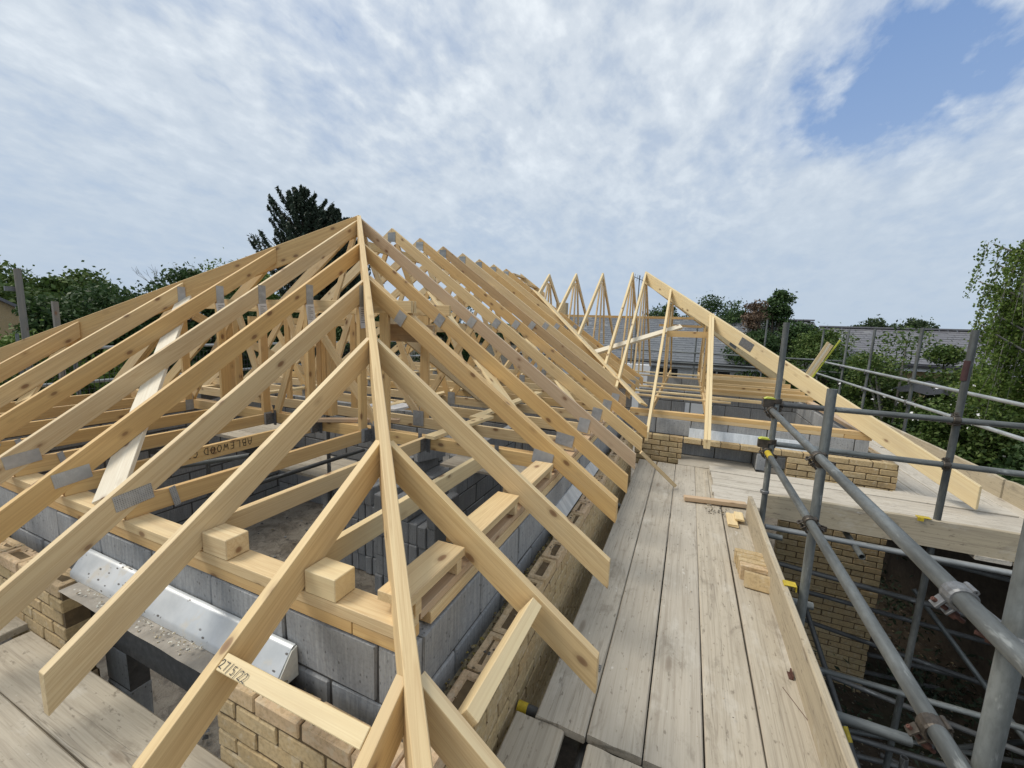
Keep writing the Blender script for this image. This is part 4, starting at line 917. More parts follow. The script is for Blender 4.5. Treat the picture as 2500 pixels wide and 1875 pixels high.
coupler((.797,1.345,.97), Z_, (.7205,1.41,1.022), Yv, 'big rusty coupler on the upper rail beside the nearest upright', 'hanger', boltmat='rust')
coupler((.795,1.345,.555), Z_, (.722,1.41,.618), Yv, 'big rusty coupler on the lower rail beside the nearest upright', 'coupler', boltmat='rust')
coupler((2.02,4.40,1.06), Z_, (2.00,4.345,1.085), Xv, 'coupler of the upper wing rail on the red marked upright')
coupler((2.01,4.40,.70), Z_, (1.99,4.345,.715), Xv, 'coupler of the lower wing rail on the red marked upright')
coupler((1.52,4.62,-.09), (.03,.95,0), (1.52,4.30,-.07), Xv, 'coupler under the wing toe board', 'hanger') if 0 else None
ring(empty('band_clip', (.752,4.235,.30), 'galvanised band with lug round the corner upright at toe board height', 'clip'), (.750,4.234,.285), Z_, r=.036, w=.03, mat='hanger')
for Y in (8.97,10.88,12.41,14.46):
    for z_ in (1.045,.68): coupler((3.50,Y,z_), Z_, (3.465,Y-.03,z_), Yv, '%s coupler on the %s upright of the right hand guard rail' % ('upper' if z_ > 1 else 'lower', {8.97:'second',10.88:'third',12.41:'fourth',14.46:'fifth'}[Y]), 'hanger')

# ------------------------------------------------------------------ loose things on the deck
def loose_brick(loc, rot, label, me=None, fr=True):
    e = bpy.data.objects.new('loose_brick', me or random.choice(BF if fr else BR)); Mx = Matrix.Translation(V(loc)) @ Matrix.Rotation(rot[2], 4, 'Z') @ Matrix.Rotation(rot[1], 4, 'Y') @ Matrix.Rotation(rot[0], 4, 'X')
    return link(e, None, Mx, label, 'brick', 'bricks on the walkway')
lb = ['brick standing on edge at the back of the row on the walkway, dark with mortar', 'second brick on edge in the row on the walkway', 'third brick on edge in the row on the walkway', 'front brick of the standing row, a hollow in its face', 'single brick lying apart at the front of the row']
for i in range(4): loose_brick((.558+.004*i, 3.335-.068*i, .0525), (math.pi/2-.10, 0, -.06), lb[i], fr=(i == 3))
loose_brick((.590, 3.035, .046), (math.pi/2-.35, 0, -.10), lb[4], BR[2])
deck_board(.455, 3.95, .540, 4.22, .030, 'y', M['timber_pale'], 'short pale timber offcut lying on the walkway', 'offcut', .022)
deck_board(.52, 4.05, .595, 4.22, .052, 'y', M['timber_pale'], 'small offcut resting on the other one', 'offcut', .018)
bar('loose_board', (.085,4.385,.055), (.650,4.47,.060), .07, .040, M['timber_pink'], label='pinkish board lying across the walkway by the corner upright', cat='board', bev=.002)
rubble('deck_crumbs', .27, 4.16, .50, 4.34, .004, 70, .012, [M['rubble'], M['mortar_grey'], M['earth']], 'crumbs of mortar and dirt beside the pinkish board', 'rubble')
rubble('deck_crumbs', -.4, 1.7, .6, 4.3, .001, 90, .006, [M['rubble'], M['mortar_grey'], M['brick']], 'scattered grit on the walkway boards', 'rubble')
e = empty('plastic_scrap', (.60,2.02,0), 'orange plastic strip caught beside the toe board', 'scrap')
for (x, y, a_) in ((.600,2.25,.5),(.635,1.98,.2)): solid('strip', [(x,y,.001,x+.02,y+.05,.006),(x+.014,y,.001,x+.02,y+.06,.022)], M['rust'], e)
bar('wire_tie', (.56,2.18,.006), (.63,2.02,.006), .003, .003, M['rust'], label='thin rusty wire lying by the plastic strip', cat='wire')
solid('mesh_strip', [(-.485+.010*i, 1.885+.003*(i % 2), .0015, -.485+.010*i+.004, 1.925+.003*(i % 2), .003) for i in range(22)]+[(-.485, 1.885+.013*j, .0012, -.27, 1.888+.013*j, .0026) for j in range(4)], M['hanger'], label='strip of grey metal mesh lying on the board under the rafter tail', cat='metal strip', kind='stuff')
e = empty('tube_bundle', (2.5,11,1.0), 'bundle of pale battens and a lime yellow strip leaning beyond the wing hip', 'battens')
for i, (x, m_) in enumerate(((0,'timber_pale'),(.05,'timber_white'),(.10,'timber_pale'))): bar('batten', (2.36+x,11.05,.62), (2.76+x*.8,10.9,1.62-.03*i), .045, .02, M[m_], e, up=(0,-1,0))
bar('strip', (2.52,11.0,.7), (2.98,10.95,1.68), .03, .015, M['green_yellow'], e, up=(0,-1,0)); bar('strip', (2.30,11.1,.62), (2.66,11,1.35), .02, .02, M['tube'], e, up=(0,-1,0))

# ------------------------------------------------------------------ inside the building
def stack(cx, cy, z0, nx, ny, nz, label, seed, ang=0):
    rng = random.Random(seed); e = empty('block_stack', (cx, cy, z0), label, 'block stack', 'stacks of blocks inside')
    for k in range(nz):
        for i in range(nx):
            for j in range(ny):
                if k == nz-1 and rng.random() < .35: continue
                o = bpy.data.objects.new('block', random.choice(BLD)); c = V((cx+(i-nx/2+.5)*.108+rng.uniform(-.006,.006), cy+(j-ny/2+.5)*.455+rng.uniform(-.012,.012), z0+.108+k*.219))
                link(o, e, Matrix.Translation(c) @ Matrix.Rotation(math.pi/2+rng.uniform(-.02,.02), 4, 'Z'))
    return e
stack(-3.42, 3.85, FZ, 8, 1, 5, 'tall stack of dense blocks left of the hip rafter, above the dusty floor', 1)
stack(-2.45, 3.35, FZ, 7, 1, 6, 'stack of dense blocks seen right of the hip rafter', 2)
stack(-3.3, 4.5, FZ, 8, 1, 6, 'block stack behind the tall one', 3)
stack(-1.35, 2.6, FZ, 6, 1, 4, 'low block stack in the near right corner room', 4)
stack(-4.35, 4.3, FZ, 5, 1, 4, 'ragged block stack behind the dusty floor', 6)
for i, (x, y, z) in enumerate(((-3.5,4.35,.05),(-3.05,4.45,.03),(-2.2,4.2,.16),(-2.0,4.0,.2))):
    link(bpy.data.objects.new('loose_block', random.choice(BL)), None, Matrix.Translation((x,y,z)) @ Matrix.Rotation(.2+i, 4, 'Z'), '%s loose block left on top of the work behind the hip rafter' % ordn[i+1], 'block', 'loose blocks')
for i, (xa, ya, xb, yb, z, lab) in enumerate(((-5.3,3.05,-4.5,3.75,.30,'boarded platform beneath the front ceiling joists, left of centre'),(-5.0,3.70,-4.2,4.35,-.30,'lower boarded platform by the inner scaffold upright'))):
    e = empty('platform', (xa, ya, z), lab, 'platform')
    for q in range(3):
        o = bar('board', (xa, ya+.115+.232*q, z), (xb+.3*(i), ya+.115+.232*q, z), .225, .038, M['deck_warm'], e)
tube('inner_tube', (-4.25,2.45,-.10), (-3.62,3.85,.12), M['tube_dark'], label='dark tube sloping up behind the front ceiling joists', cat='scaffold tube')
tube('inner_tube', (-4.22,3.85,FZ), (-4.22,3.85,.62), M['tube_dark'], label='thin upright inside the building, left of the hip rafter', cat='scaffold tube')
tube('inner_tube', (-5.3,3.0,FZ), (-5.3,3.0,.5), M['tube_dark'], label='upright under the left corner of the boarded platform', cat='scaffold tube')
tube('inner_tube', (-6.2,2.1,-.2), (-3.9,2.6,.35), M['tube'], label='long dark tube under the left front joists', cat='scaffold tube')
tube('inner_tube', (-2.6,1.5,-1.15), (-1.7,1.15,-.55), M['tube_dark'], label='grey tube crossing the opening below the steel lintel', cat='scaffold tube', r=.04)
prism('shutter_board', [(-2.62,5.0,FZ),(-2.38,4.96,FZ),(-2.30,4.96,-.25),(-2.50,5.0,-.25)], (0,.03,0), M['brown_ply'], label='dark brown board standing inside beyond the right hand planks', cat='board', bev=0)
e = empty('plastic_tub', (-3.3,7.1,FZ), 'blue plastic tub on the floor inside, seen past the right hand planks', 'tub')
tb = [(-3.52,6.98,FZ,-3.15,7.0,FZ+.2),(-3.52,7.28,FZ,-3.15,7.3,FZ+.2),(-3.52,7.0,FZ,-3.50,7.28,FZ+.2),(-3.17,7.0,FZ,-3.15,7.28,FZ+.16),(-3.52,6.98,FZ-.01,-3.15,7.3,FZ+.02)]
solid('tub', tb, M['blue'], e)
rubble('metal_scrap', -3.6, 6.2, -2.9, 6.95, FZ+.05, 60, .055, [M['hanger'], M['block'], M['coupler']], 'heap of pale brackets and scrap beside the blue tub', 'scrap')
rubble('floor_debris', -6.2, 1.3, -1.0, 4.2, FZ+.02, 260, .03, [M['rubble'], M['mortar_grey'], M['block_dark']], 'debris scattered over the dusty floor', 'rubble')
prism('foam_board', [(-3.1,3.3,.81),(-2.7,3.3,.81),(-2.66,3.62,.81),(-3.06,3.62,.81)], (0,0,.02), M['paper'], label='white sheet lying on the ties behind the jack trusses', cat='sheet', bev=0)
prism('dusty_sheet', [(-1.95,3.0,.45),(-.9,3.0,.45),(-.9,3.55,.45),(-1.95,3.55,.45)], (0,0,.02), M['deck'], label='grey weathered boards lying below the ties on the right of the girder', cat='sheet', bev=0)

# ------------------------------------------------------------------ trees
def leaf_mesh(name, centers, sizes, mat, rng, droop=0, aspect=1.8, flat=.0):
    """one small folded leaf spray (two triangles) per centre"""
    n = len(centers); a = rng.normal(size=(n, 3)); a[:, 2] -= droop; a /= np.linalg.norm(a, axis=1)[:, None]
    b = rng.normal(size=(n, 3)); b[:, 2] *= (1-flat); b -= a*(a*b).sum(1)[:, None]; b /= np.linalg.norm(b, axis=1)[:, None]
    s = sizes[:, None]; c = centers; nrm = np.cross(a, b)
    p = np.stack([c-a*s*aspect*.5, c+b*s*.5+nrm*s*.1, c+a*s*aspect*.5, c-b*s*.5+nrm*s*.1], 1).reshape(-1, 3)
    me = bpy.data.meshes.new(name); me.vertices.add(4*n); me.vertices.foreach_set('co', p.astype(np.float32).ravel())
    me.loops.add(4*n); me.polygons.add(n); me.loops.foreach_set('vertex_index', np.arange(4*n, dtype=np.int32)); me.polygons.foreach_set('loop_start', np.arange(0, 4*n, 4, dtype=np.int32))
    me.materials.append(mat); me.update(calc_edges=True); return me
def limbs(name, segs, mat, parent, seg=7):
    vs, fs = [], []
    for (a, b, ra, rb) in segs:
        a, b = V(a), V(b); x = (b-a).normalized(); y = x.cross(V((.3,.2,1))).normalized(); z = x.cross(y); i0 = len(vs)
        for (c, r) in ((a, ra), (b, rb)):
            for i in range(seg): t = 2*math.pi*i/seg; vs.append(c+(y*math.cos(t)+z*math.sin(t))*r)
        for i in range(seg): j = (i+1) % seg; fs.append([i0+i, i0+j, i0+seg+j, i0+seg+i])
    return link(bpy.data.objects.new(name, mesh(name, vs, fs, mat, True)), parent, Matrix.Identity(4))
def tree(name, x, y, ztop, w, label, cat='tree', kind='broad', leaf='leaf', bark='bark', n=17100, ls=0.075, seed=1, base=GZ, low=.25, group='trees around the site', d=None):
    """ztop: height of the top; w: crown width"""
    rng = np.random.default_rng(seed); r = random.Random(seed); e = empty(name, (x, y, base), label, cat, group); H_ = ztop-base; d = d or w
    segs = []; tr = max(.06, H_*.022)
    if kind == 'fir':
        segs.append(((x,y,base),(x,y,ztop-.1),tr*1.2,.015)); cs = []; tiers = int(H_*2.4)
        for k in range(tiers):
            t = k/tiers; z = base+H_*(low+(1-low)*t); R = w/2*(1-t)**.8*r.uniform(.7,1.2)
            nb = int(8-3*t); a0 = r.uniform(0, 6.3)
            for q in range(nb):
                a = a0+q*6.283/nb+r.uniform(-.25,.25); Rb = R*r.uniform(.7,1.12)+.06; up = .7+.7*t; tip = V((x+math.cos(a)*Rb, y+math.sin(a)*Rb, z+Rb*up*.75))
                segs.append(((x,y,z),tip,.02+.02*(1-t),.005)); m_ = max(12, int(n/tiers/nb)); u = rng.uniform(.12, 1, m_)**.8
                p = np.array([x,y,z])+(np.array(tip)-np.array([x,y,z]))*u[:,None]; p[:,2] -= (u*(1-u))*Rb*.9; sp = rng.normal(size=(m_,3))*np.array([.055,.055,.085])*(1.3-u[:,None]*.7); cs.append(p+sp)
        c = np.concatenate(cs); sz = ls*rng.uniform(.6,1.25,len(c)); me = leaf_mesh('crown', c, sz, M[leaf], rng, droop=-.5, aspect=2.6)
    elif kind == 'weeping':
        cs = []; segs.append(((x,y,base),(x+.2,y,base+H_*.6),tr*1.5,tr*.8)); segs.append(((x+.2,y,base+H_*.6),(x,y,ztop-.3),tr*.8,.02))
        for q in range(46):
            a = r.uniform(0, 6.283); z = base+H_*r.uniform(.66,.98); R = w/2*math.sqrt(max(.05, 1-((z-base)/H_-.62)**2*5.5))*r.uniform(.5,1.05); tip = V((x+math.cos(a)*R, y+math.sin(a)*R, z+.15))
            segs.append(((x,y,z-.7),tip,.035,.012))
            for s_ in range(9):
                u0 = r.uniform(.35,1.05); p0 = V((x,y,z-.7)).lerp(tip, u0); Lh = r.uniform(.5,1.9); m_ = int(n/46/9); t = rng.uniform(0,1,m_); dx, dy = r.uniform(-.22,.22), r.uniform(-.22,.22)
                p = np.array(p0)+np.stack([dx*t*1.2,dy*t*1.2,-Lh*t**1.3],1)+rng.normal(size=(m_,3))*.045; cs.append(p)
                segs.append((p0, p0+V((dx,dy,-Lh*.9)), .006, .002))
        c = np.concatenate(cs); me = leaf_mesh('crown', c, ls*rng.uniform(.6,1.2,len(c)), M[leaf], rng, droop=1.2, aspect=1.5)
    elif kind == 'bare':
        def grow(p, dv, Lg, rr, dep):
            q = p+dv*Lg; segs.append((p, q, rr, rr*.6))
            if dep: 
                for _ in range(3): nd_ = (dv+V((r.uniform(-.6,.6),r.uniform(-.6,.6),r.uniform(.0,.5)))).normalized(); grow(q, nd_, Lg*r.uniform(.6,.85), rr*.6, dep-1)
        segs.append((V((x,y,base)), V((x,y,base+H_*.55)), .06, .04)); grow(V((x,y,base+H_*.55)), V((0,0,1)), H_*.13, .035, 4); limbs('branches', segs, M['bark_grey'], e, 4); return e
    else:
        segs.append(((x,y,base),(x+r.uniform(-.2,.2),y,base+H_*.45),tr*1.4,tr*.9)); cl = []; zc = base+H_*(low+(1-low)*.5); hz = H_*(1-low)*.5
        nc = 34 if kind == 'broad' else 60
        for q in range(nc):
            while True:
                u = V((r.uniform(-1,1), r.uniform(-1,1), r.uniform(-1,1)))
                if .25 < u.length < 1: break
            wz = 1-.25*abs(u.z) if kind == 'broad' else (.35+.65*(1-(u.z+1)/2)); c_ = V((x+u.x*w/2*wz*.86, y+u.y*d/2*wz*.86, zc+u.z*hz*.86)); rr = (w+H_)*.075*r.uniform(.6,1.25) if kind == 'broad' else w*.12*r.uniform(.7,1.3)
            cl.append((c_, rr)); segs.append(((x,y,base+H_*.3), c_, tr*.45, .015))
        cs = []
        for c_, rr in cl:
            m_ = int(n/nc*r.uniform(.7,1.3)); v = rng.normal(size=(m_,3)); v /= np.linalg.norm(v,axis=1)[:,None]; v *= (rng.uniform(0,1,m_)**.42)[:,None]*rr*np.array([1,1,.72]); cs.append(np.array(c_)+v)
            m2 = m_//30; v2 = rng.normal(size=(m2,3)); v2 /= np.linalg.norm(v2,axis=1)[:,None]; cs.append(np.array(c_)+v2*rr*rng.uniform(1.0,1.18,m2)[:,None])
        c = np.concatenate(cs); me = leaf_mesh('crown', c, ls*rng.uniform(.55,1.3,len(c)), M[leaf], rng, droop=.2, flat=.3)
    limbs('trunk', segs, M[bark], e)
    link(bpy.data.objects.new('crown', me), e, Matrix.Identity(4)); return e
def tr(px_, dist, ztop, w, label, **k):
    """bearing as X per unit Y, then the distance"""
    y = dist/math.hypot(px_, 1); tree(k.pop('nm', 'tree'), px_*y, y, ztop, w, label, **k)
# left of the roof
tr(-1.185, 26, 8.6, 9.5, 'tall dark fir with a pointed top behind the roof apex', nm='fir_tree', kind='fir', leaf='needle', n=52000, ls=0.075, seed=3, low=.12)
tr(-1.045, 26.5, 8.1, 6.5, 'slightly lower dark fir right of the tallest one', nm='fir_tree', kind='fir', leaf='needle', n=42000, ls=0.075, seed=4, low=.12)
tr(-1.115, 27.2, 8.0, 7.5, 'dark fir filling the gap between the two taller firs', nm='fir_tree', kind='fir', leaf='needle', n=36000, ls=0.075, seed=14, low=.1)
tr(-.985, 27, 7.8, 3.6, 'narrow dark fir right of the others, touching the apex in view', nm='fir_tree', kind='fir', leaf='needle', n=16000, ls=.09, seed=15, low=.12)
tr(-1.50, 23, 4.7, 3.6, 'pale leaved tree just left of the firs', leaf='leaf_lime', n=17100, ls=0.075, seed=5)
tr(-2.32, 19, 3.35, 5.0, 'broad dark green tree left of the rafters, twigs rising from its top', leaf='leaf_dark', n=39900, ls=0.082, seed=6, low=.05)
tr(-1.75, 19.5, 3.55, 4.4, 'dark tree between the broad one and the firs', leaf='leaf_dark', n=34200, ls=0.082, seed=7, low=.05)
tr(-2.85, 17, 1.55, 4.5, 'light green bush behind the second wooden post', leaf='leaf_lime', n=22800, ls=0.075, seed=8, low=0)
tr(-1.3, 21, 2.9, 5, 'dark hedge like tree low behind the rafters left of centre', leaf='leaf_dark', n=30400, ls=0.088, seed=9, low=0)
tr(-.95, 23, 3.2, 5, 'dark tree seen through the trusses right of the apex', leaf='leaf_dark', n=28500, ls=0.088, seed=10, low=0)
tr(-.62, 24, 3.6, 4, 'dark tree glimpsed between the common trusses', leaf='leaf_dark', n=22800, ls=0.088, seed=12, low=0)
for i, (b, d_, z, w) in enumerate(((-2.55,44,4.4,9),(-2.95,42,4.3,9),(-3.5,40,4.6,10),(-4.4,38,4.6,10),(-6.5,38,4.6,12))):
    tr(b, d_, z, w, '%s olive green tree of the far row at the left' % ordn[i+1], leaf='leaf', n=20900, ls=0.177, seed=20+i, low=.02)
tr(-1.92, 22, 4.3, 2, 'bare grey twiggy tree rising behind the dark trees', kind='bare', seed=31); tr(-1.66, 21.5, 4.3, 2, 'second bare twiggy tree, nearer the firs', kind='bare', seed=33)
# right of the wing
tr(-.055, 30, 3.75, 2.6, 'small round tree above the slate roof between wing and hip', leaf='leaf_dark', n=13300, ls=0.088, seed=40, low=.3)
tr(.045, 28, 4.2, 5.4, 'rounded tree behind the wing hip rafter', leaf='leaf_dark', n=22800, ls=0.082, seed=41, low=.1)
tr(.085, 22.5, 3.7, 3.6, 'green cypress left of the brown one', nm='cypress', kind='cone', leaf='leaf_cyp', n=22800, ls=0.068, seed=42, low=0)
tr(.122, 20.2, 3.85, 2.4, 'dying brown cypress with bare twigs', nm='cypress', kind='cone', leaf='leaf_brown', n=10450, ls=0.058, seed=43, low=0, bark='bark_grey')
tr(.160, 21.5, 4.2, 3.4, 'tallest cypress, green tip above the brown one', nm='cypress', kind='cone', leaf='leaf_cyp', n=26600, ls=0.068, seed=44, low=0)
tr(.205, 20.5, 3.0, 3.6, 'low dark conifer right of the cypresses', nm='cypress', kind='cone', leaf='leaf_cyp', n=22800, ls=0.068, seed=45, low=0)
tr(.25, 18.5, 2.35, 3.2, 'light green bush left of the right hand slate roof', nm='bush', leaf='leaf', n=20900, ls=0.061, seed=46, low=0)
tr(.13, 19.5, 1.9, 5.4, 'dark undergrowth below the cypresses', nm='bush', leaf='leaf_dark', n=30400, ls=0.075, seed=47, low=0)
tr(.372, 13.6, 2.15, 3.7, 'loose green shrub in front of the right hand slate roof', nm='bush', leaf='leaf', n=24700, ls=0.048, seed=48, low=0, bark='bark_grey')
tr(.44, 15.2, 1.75, 2.6, 'dark green shrub left of the birch, before the slate roof', nm='bush', leaf='leaf', n=26000, ls=.055, seed=54, low=0)
tr(.30, 15.5, 1.35, 3.4, 'green bush behind the guard rail of the right hand deck', nm='bush', leaf='leaf_dark', n=28500, ls=0.054, seed=49, low=0)
tr(.45, 12.0, .95, 3.0, 'bush with pale blossom beyond the right toe board', nm='bush', leaf='leaf', n=28500, ls=0.048, seed=50, low=0)
tr(.60, 9.6, .35, 3.0, 'dark laurel bush right of the wing deck', nm='bush', leaf='leaf_dark', n=41800, ls=0.054, seed=51, low=0)
tr(.50, 12.6, .3, 3.6, 'low spreading bush below the right hand guard rail', nm='bush', leaf='leaf_dark', n=38000, ls=0.054, seed=52, low=0)
tr(.80, 9.0, -.1, 3.6, 'dark bush at the right edge below the wing rails', nm='bush', leaf='leaf_dark', n=38000, ls=0.054, seed=53, low=0)
tr(.61, 12.4, 3.95, 3.9, 'weeping birch at the right edge, thin hanging twigs', nm='birch_tree', kind='weeping', leaf='leaf_lime', n=64600, ls=0.042, seed=60, bark='bark_grey')
tr(.56, 13.6, 1.75, 3.2, 'light green shrub below the birch', nm='bush', leaf='leaf_lime', n=30400, ls=0.051, seed=61, low=0)
tr(.66, 11.5, 1.2, 2.6, 'yellow green shrub at the right edge', nm='bush', leaf='leaf_lime', n=26600, ls=0.051, seed=62, low=0)
for i, (b, d_, z, w) in enumerate(((.306,60,4.35,6.0),(.335,60,3.6,3.5),(.378,60,4.2,6.2))):
    tr(b, d_, z, w, ['round distant tree above the right hand slate roof', 'small distant tree between the two round ones', 'second round distant tree, right of the first'][i], leaf='leaf_far', n=17100, ls=0.177, seed=70+i, low=.1)
rng = np.random.default_rng(9); nn_ = 26000; cc = np.stack([rng.uniform(-70, 110, nn_), rng.uniform(95, 120, nn_), rng.uniform(-2.5, 2.6, nn_)+.9*np.sin(rng.uniform(0,1,nn_)*0)], 1); cc[:,2] *= (.75+.25*np.sin(cc[:,0]*.21)+.1*np.sin(cc[:,0]*.9))
me = leaf_mesh('far_hedge', cc, .7*rng.uniform(.6,1.3,nn_), M['leaf_far'], rng); link(bpy.data.objects.new('far_hedge', me), None, None, 'line of distant woodland on the horizon', 'wood', None, 'stuff')
# blossom on the bush
rng = np.random.default_rng(11); cc = np.array([5.0,11.1,.2])+rng.normal(size=(160,3))*np.array([.7,.6,.3]); me = leaf_mesh('blossom', cc, .05*rng.uniform(.6,1.4,160), M['paper'], rng, aspect=1)
link(bpy.data.objects.new('blossom', me), None, None, 'white blossom scattered over the bushes beyond the toe board', 'blossom', None, 'stuff')

# ------------------------------------------------------------------ neighbouring buildings
def slated(e, x0, x1, ye, ze, yr, zr, mat, sw=.25, gauge=.20, keep=300):
    """slates on the slope that rises from (ye, ze) to (yr, zr); the nearest ones are parts"""
    sl = math.hypot(yr-ye, zr-ze); d = V((0,(yr-ye)/sl,(zr-ze)/sl)); n = V((0,-d.z,d.y)); rng = random.Random(4)
    me = None; vs0 = [(0,0,.012),(sw-.006,0,.012),(sw-.006,gauge*1.5,-.004),(0,gauge*1.5,-.004),(0,0,.0),(sw-.006,0,.0)]
    fs0 = [(0,1,2,3),(4,5,1,0)]; me = mesh('slate', vs0, fs0, mat)
    R = Matrix((V((1,0,0)), d, n)).transposed().to_4x4(); its = []
    for r_ in range(int(sl/gauge)):
        c = 0; 
        while x0+c*sw < x1: its.append((r_, x0+c*sw-(sw/2 if r_ % 2 else 0))); c += 1
    its = [(abs(x-x1*.4-x0*.6)+r_*.25, r_, x) for r_, x in its]; its.sort(); vs, fs = [], []
    for k, (_, r_, x) in enumerate(its):
        p = V((x, ye, ze))+d*(r_*gauge)+n*(.02+rng.uniform(0,.006)); p.x += rng.uniform(-.004,.004)
        if k < keep: link(bpy.data.objects.new('slate', me), e, Matrix.Translation(p) @ R @ Matrix.Rotation(rng.uniform(-.01,.01), 4, 'Z'))
        else:
            i = len(vs); Mx = Matrix.Translation(p) @ R; vs += [Mx @ V(v) for v in vs0]; fs += [[i+q for q in f] for f in fs0]
    o = V((x0, ye, ze)); link(bpy.data.objects.new('slating', mesh('slating', [v-o for v in vs], fs, mat)), e, Matrix.Translation(o), kind='stuff')
def house(loc, x0, x1, ye, ze, yr, zr, wall, mat, label, windows=(), yb=None, brick=False):
    e = empty('house', loc, label, 'house'); yb = yb or 2*yr-ye
    w0, w1 = x0+.3, x1-.3
    pr = [(w0,ye+.35,GZ),(w0,ye+.35,ze+.02),(w0,yr,zr-.18),(w0,yb-.35,ze+.02),(w0,yb-.35,GZ)]
    prism('wall', pr, (w1-w0,0,0), M[wall], e, axis=(1,0,0), bev=0)
    prism('roof', [(x0,ye,ze),(x0,yr,zr),(x0,yb,ze),(x0,yb,ze-.1),(x0,yr,zr-.12),(x0,ye,ze-.1)], (x1-x0,0,0), M[mat], e, axis=(1,0,0), bev=0)
    slated(e, x0, x1, ye, ze, yr, zr, M[mat])
    bar('ridge_tile', (x0,yr,zr+.09), (x1,yr,zr+.09), .22, .06, M['slate_grey'], e)
    bar('gutter', (x0,ye-.06,ze-.02), (x1,ye-.06,ze-.02), .11, .08, M['black'], e); bar('fascia', (x0,ye+.01,ze-.10), (x1,ye+.01,ze-.10), .03, .12, M['white_paint'], e)
    for (xa, xb, za, zb_) in windows:
        f = solid('window', [(xa,ye+.33,za,xb,ye+.345,zb_)], M['white_paint'], e); solid('pane', [(xa+.06,ye+.322,za+.06,(xa+xb)/2-.03,ye+.328,zb_-.06)], M['glass'], f); solid('pane', [((xa+xb)/2+.03,ye+.322,za+.06,xb-.06,ye+.328,zb_-.06)], M['glass'], f)
    return e
hm = house((-2,20,GZ), -7.5, 5.0, 18.6, .52, 22.2, 2.42, 'white_paint', 'slate', 'white rendered house with a blue grey slate roof behind the wing trusses', windows=((-3.4,-2.2,-.75,.25),(-1.3,-.3,-.75,.25),(.6,1.7,-.75,.25)))
solid('bay', [(-2.62,18.0,-2.6,-1.42,18.9,.33)], M['white_paint'], hm); solid('bay_window', [(-2.50,17.98,-.7,-1.95,18.0,-.06)], M['glass'], hm)
solid('chimney', [(-6.9,22.0,2.2,-6.35,22.5,3.15)], M['brick'], hm); 
e = empty('television_aerial', (-2.35,20.3,1.5), 'television aerial on a pole between the last two wing trusses', 'aerial')
tube('pole', (-2.42,20.6,1.6), (-2.42,20.6,4.35), M['tube'], e, r=.025, seg=8); tube('boom', (-2.75,20.6,4.32), (-2.05,20.5,4.02), M['black'], e, r=.015, seg=6)
for q in range(7): c = V((-2.75,20.6,4.32)).lerp(V((-2.05,20.5,4.02)), q/6); tube('element', c+V((0,-.18,-.16)), c+V((.0,.18,.18)), M['black'], e, r=.008, seg=5)
house((9,20,GZ), 4.9, 16.5, 18.0, .93, 20.8, 2.13, 'brick', 'slate_grey', 'long low house with a grey slate roof and buff brick wall at the right', windows=((10.2,11.4,-.9,.1),))
# brick house at the far left
e = empty('house', (-29,8,GZ), 'brick gabled house just showing at the left edge', 'house')
prism('wall', [(-31,3.6,GZ),(-31,3.6,1.0),(-31,7.4,2.7),(-31,11.2,.3),(-31,11.2,GZ)], (1.5,0,0), M['brick'], e, axis=(0,1,0), bev=0)
prism('roof', [(-31.2,3.2,.95),(-31.2,7.4,2.85),(-31.2,11.5,.25),(-31.2,11.5,.1),(-31.2,7.4,2.7),(-31.2,3.2,.8)], (1.9,0,0), M['slate_grey'], e, axis=(1,0,0), bev=0)
# wooden poles
e = empty('utility_pole', (-13.35,4.08,GZ), 'tall grey wooden pole at the left with a fitting near its top', 'pole')
tube('shaft', (-13.36,4.08,GZ), (-13.39,4.09,2.58), M['old_post'], e, r=.06, seg=12); solid('fitting', [(-13.52,3.90,2.10,-13.46,4.10,2.2),(-13.30,3.86,.8,-13.24,4.28,.84)], M['hanger'], e); tube('conduit', (-13.27,3.93,-2), (-13.27,3.93,1.2), M['tube'], e, r=.03, seg=8)
tube('pot', (-13.05,4.3,.82), (-13.05,4.3,1.1), M['white_paint'], e, r=.04, seg=8)
bar('wooden_post', (-8.55,2.95,GZ), (-8.52,2.96,1.84), .06, .06, M['old_post'], up=(0,1,0), label='shorter square wooden post right of the tall pole', cat='post')
# dark umbrella
e = empty('parasol', (5.1,12.3,GZ), 'collapsed dark parasol among the bushes at the right', 'parasol')
tube('pole', (5.1,12.3,GZ), (5.1,12.3,.75), M['black'], e, r=.03, seg=8)
vs = [V((0,0,.0))]+[V((math.cos(a)*.62*(1 if i % 2 else .93), math.sin(a)*.62*(1 if i % 2 else .93), -.22-.05*(i % 2))) for i, a in enumerate([2*math.pi*q/16 for q in range(16)])]
link(bpy.data.objects.new('canopy', mesh('canopy', vs, [[0, i+1, (i+1) % 16+1] for i in range(16)], M['black'])), e, Matrix.Translation((5.1,12.3,.82)))
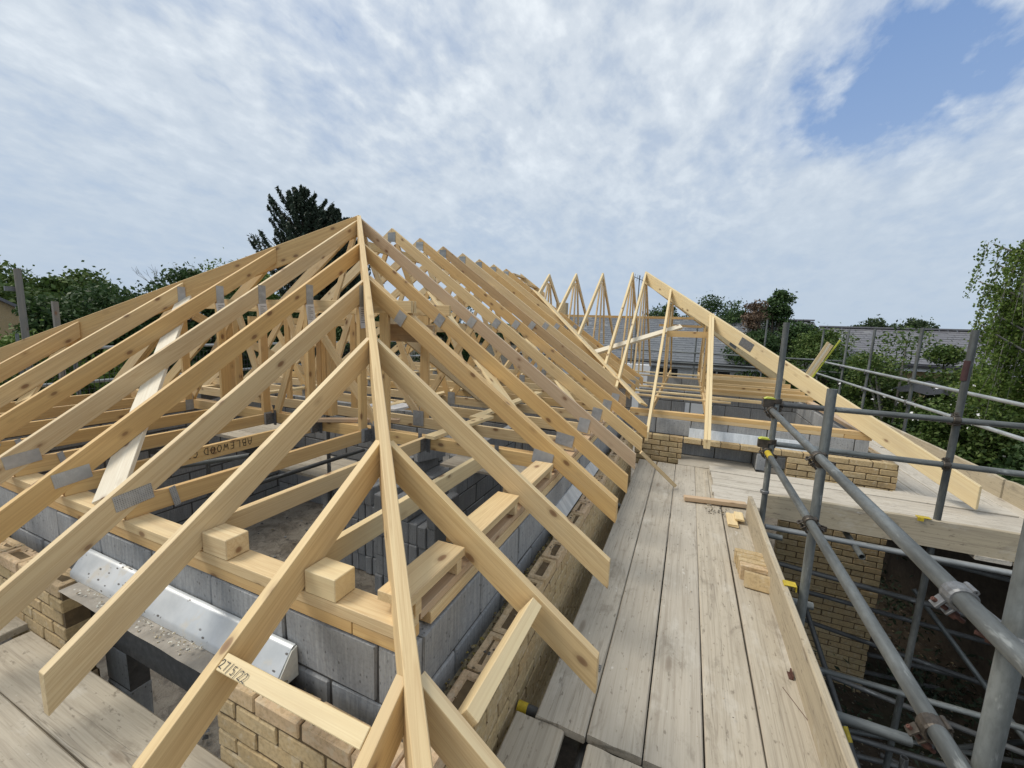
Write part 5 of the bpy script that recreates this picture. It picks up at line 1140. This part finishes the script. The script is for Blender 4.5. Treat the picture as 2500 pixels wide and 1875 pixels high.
# yellow cut timber and scraps on the earth
bar('timber_piece', (3.6,2.75,GZ+.3), (4.5,2.2,GZ+.35), .10, .03, M['timber_gold'], label='yellow timber lying on the earth at the lower right', cat='timber')
for i in range(7):
    a = V((3.2+.5*i, 3.6+.35*(i % 3), GZ+.12)); bar('scrap_timber', a, a+V((.5+.1*(i % 3), .35-.2*(i % 4), .02)), .06, .03, M['timber_dark' if i % 2 else 'old_post'], label='%s scrap of timber on the earth below the scaffold' % ordn[i+1], cat='timber', group='scraps of timber on the earth')

# ------------------------------------------------------------------ litter and growth on the earth
rng = np.random.default_rng(21); nn_ = 9000; cl_ = rng.uniform([1.2,5.0],[8.5,10.5],(150,2)); ix = rng.integers(0,150,nn_); h_ = rng.uniform(.15,.7,150)
cc = np.concatenate([cl_[ix]+rng.normal(size=(nn_,2))*.22, (GZ+.08+rng.uniform(0,1,nn_)**1.4*h_[ix])[:,None]], 1)
link(bpy.data.objects.new('weeds', leaf_mesh('weeds', cc, .030*rng.uniform(.5,1.4,nn_), M['needle'], rng, droop=-.3, aspect=3.2)), None, None, 'weeds and brambles growing on the earth beneath the scaffold', 'weeds', None, 'stuff')
for i, (x, y, a) in enumerate(((2.6,5.2,.2),(3.0,4.6,-.3),(3.5,5.6,.5),(2.2,6.0,.1),(4.0,4.4,.25),(4.4,5.2,-.1))):
    d = V((math.cos(a), math.sin(a), .02)); c = V((x, y, GZ+.14+.02*i)); tube('loose_tube', c-d*.9, c+d*.9, M['tube_dark' if i % 2 else 'tube'], label='%s scaffold tube lying on the ground in the heap below the wing deck' % ordn[i+1], cat='scaffold tube', group='tubes lying on the earth')

prism('added_shade_sheet', [(3.62,4.5,-.12),(3.62,12.5,-.12),(3.62,12.5,GZ),(3.62,4.5,GZ)], (.012,0,0), M['bark'], label='added dark sheet standing in for the shade beneath the right hand deck', cat='shade sheet', bev=0)  # added sheet: its dark colour stands in for deep shade under the deck
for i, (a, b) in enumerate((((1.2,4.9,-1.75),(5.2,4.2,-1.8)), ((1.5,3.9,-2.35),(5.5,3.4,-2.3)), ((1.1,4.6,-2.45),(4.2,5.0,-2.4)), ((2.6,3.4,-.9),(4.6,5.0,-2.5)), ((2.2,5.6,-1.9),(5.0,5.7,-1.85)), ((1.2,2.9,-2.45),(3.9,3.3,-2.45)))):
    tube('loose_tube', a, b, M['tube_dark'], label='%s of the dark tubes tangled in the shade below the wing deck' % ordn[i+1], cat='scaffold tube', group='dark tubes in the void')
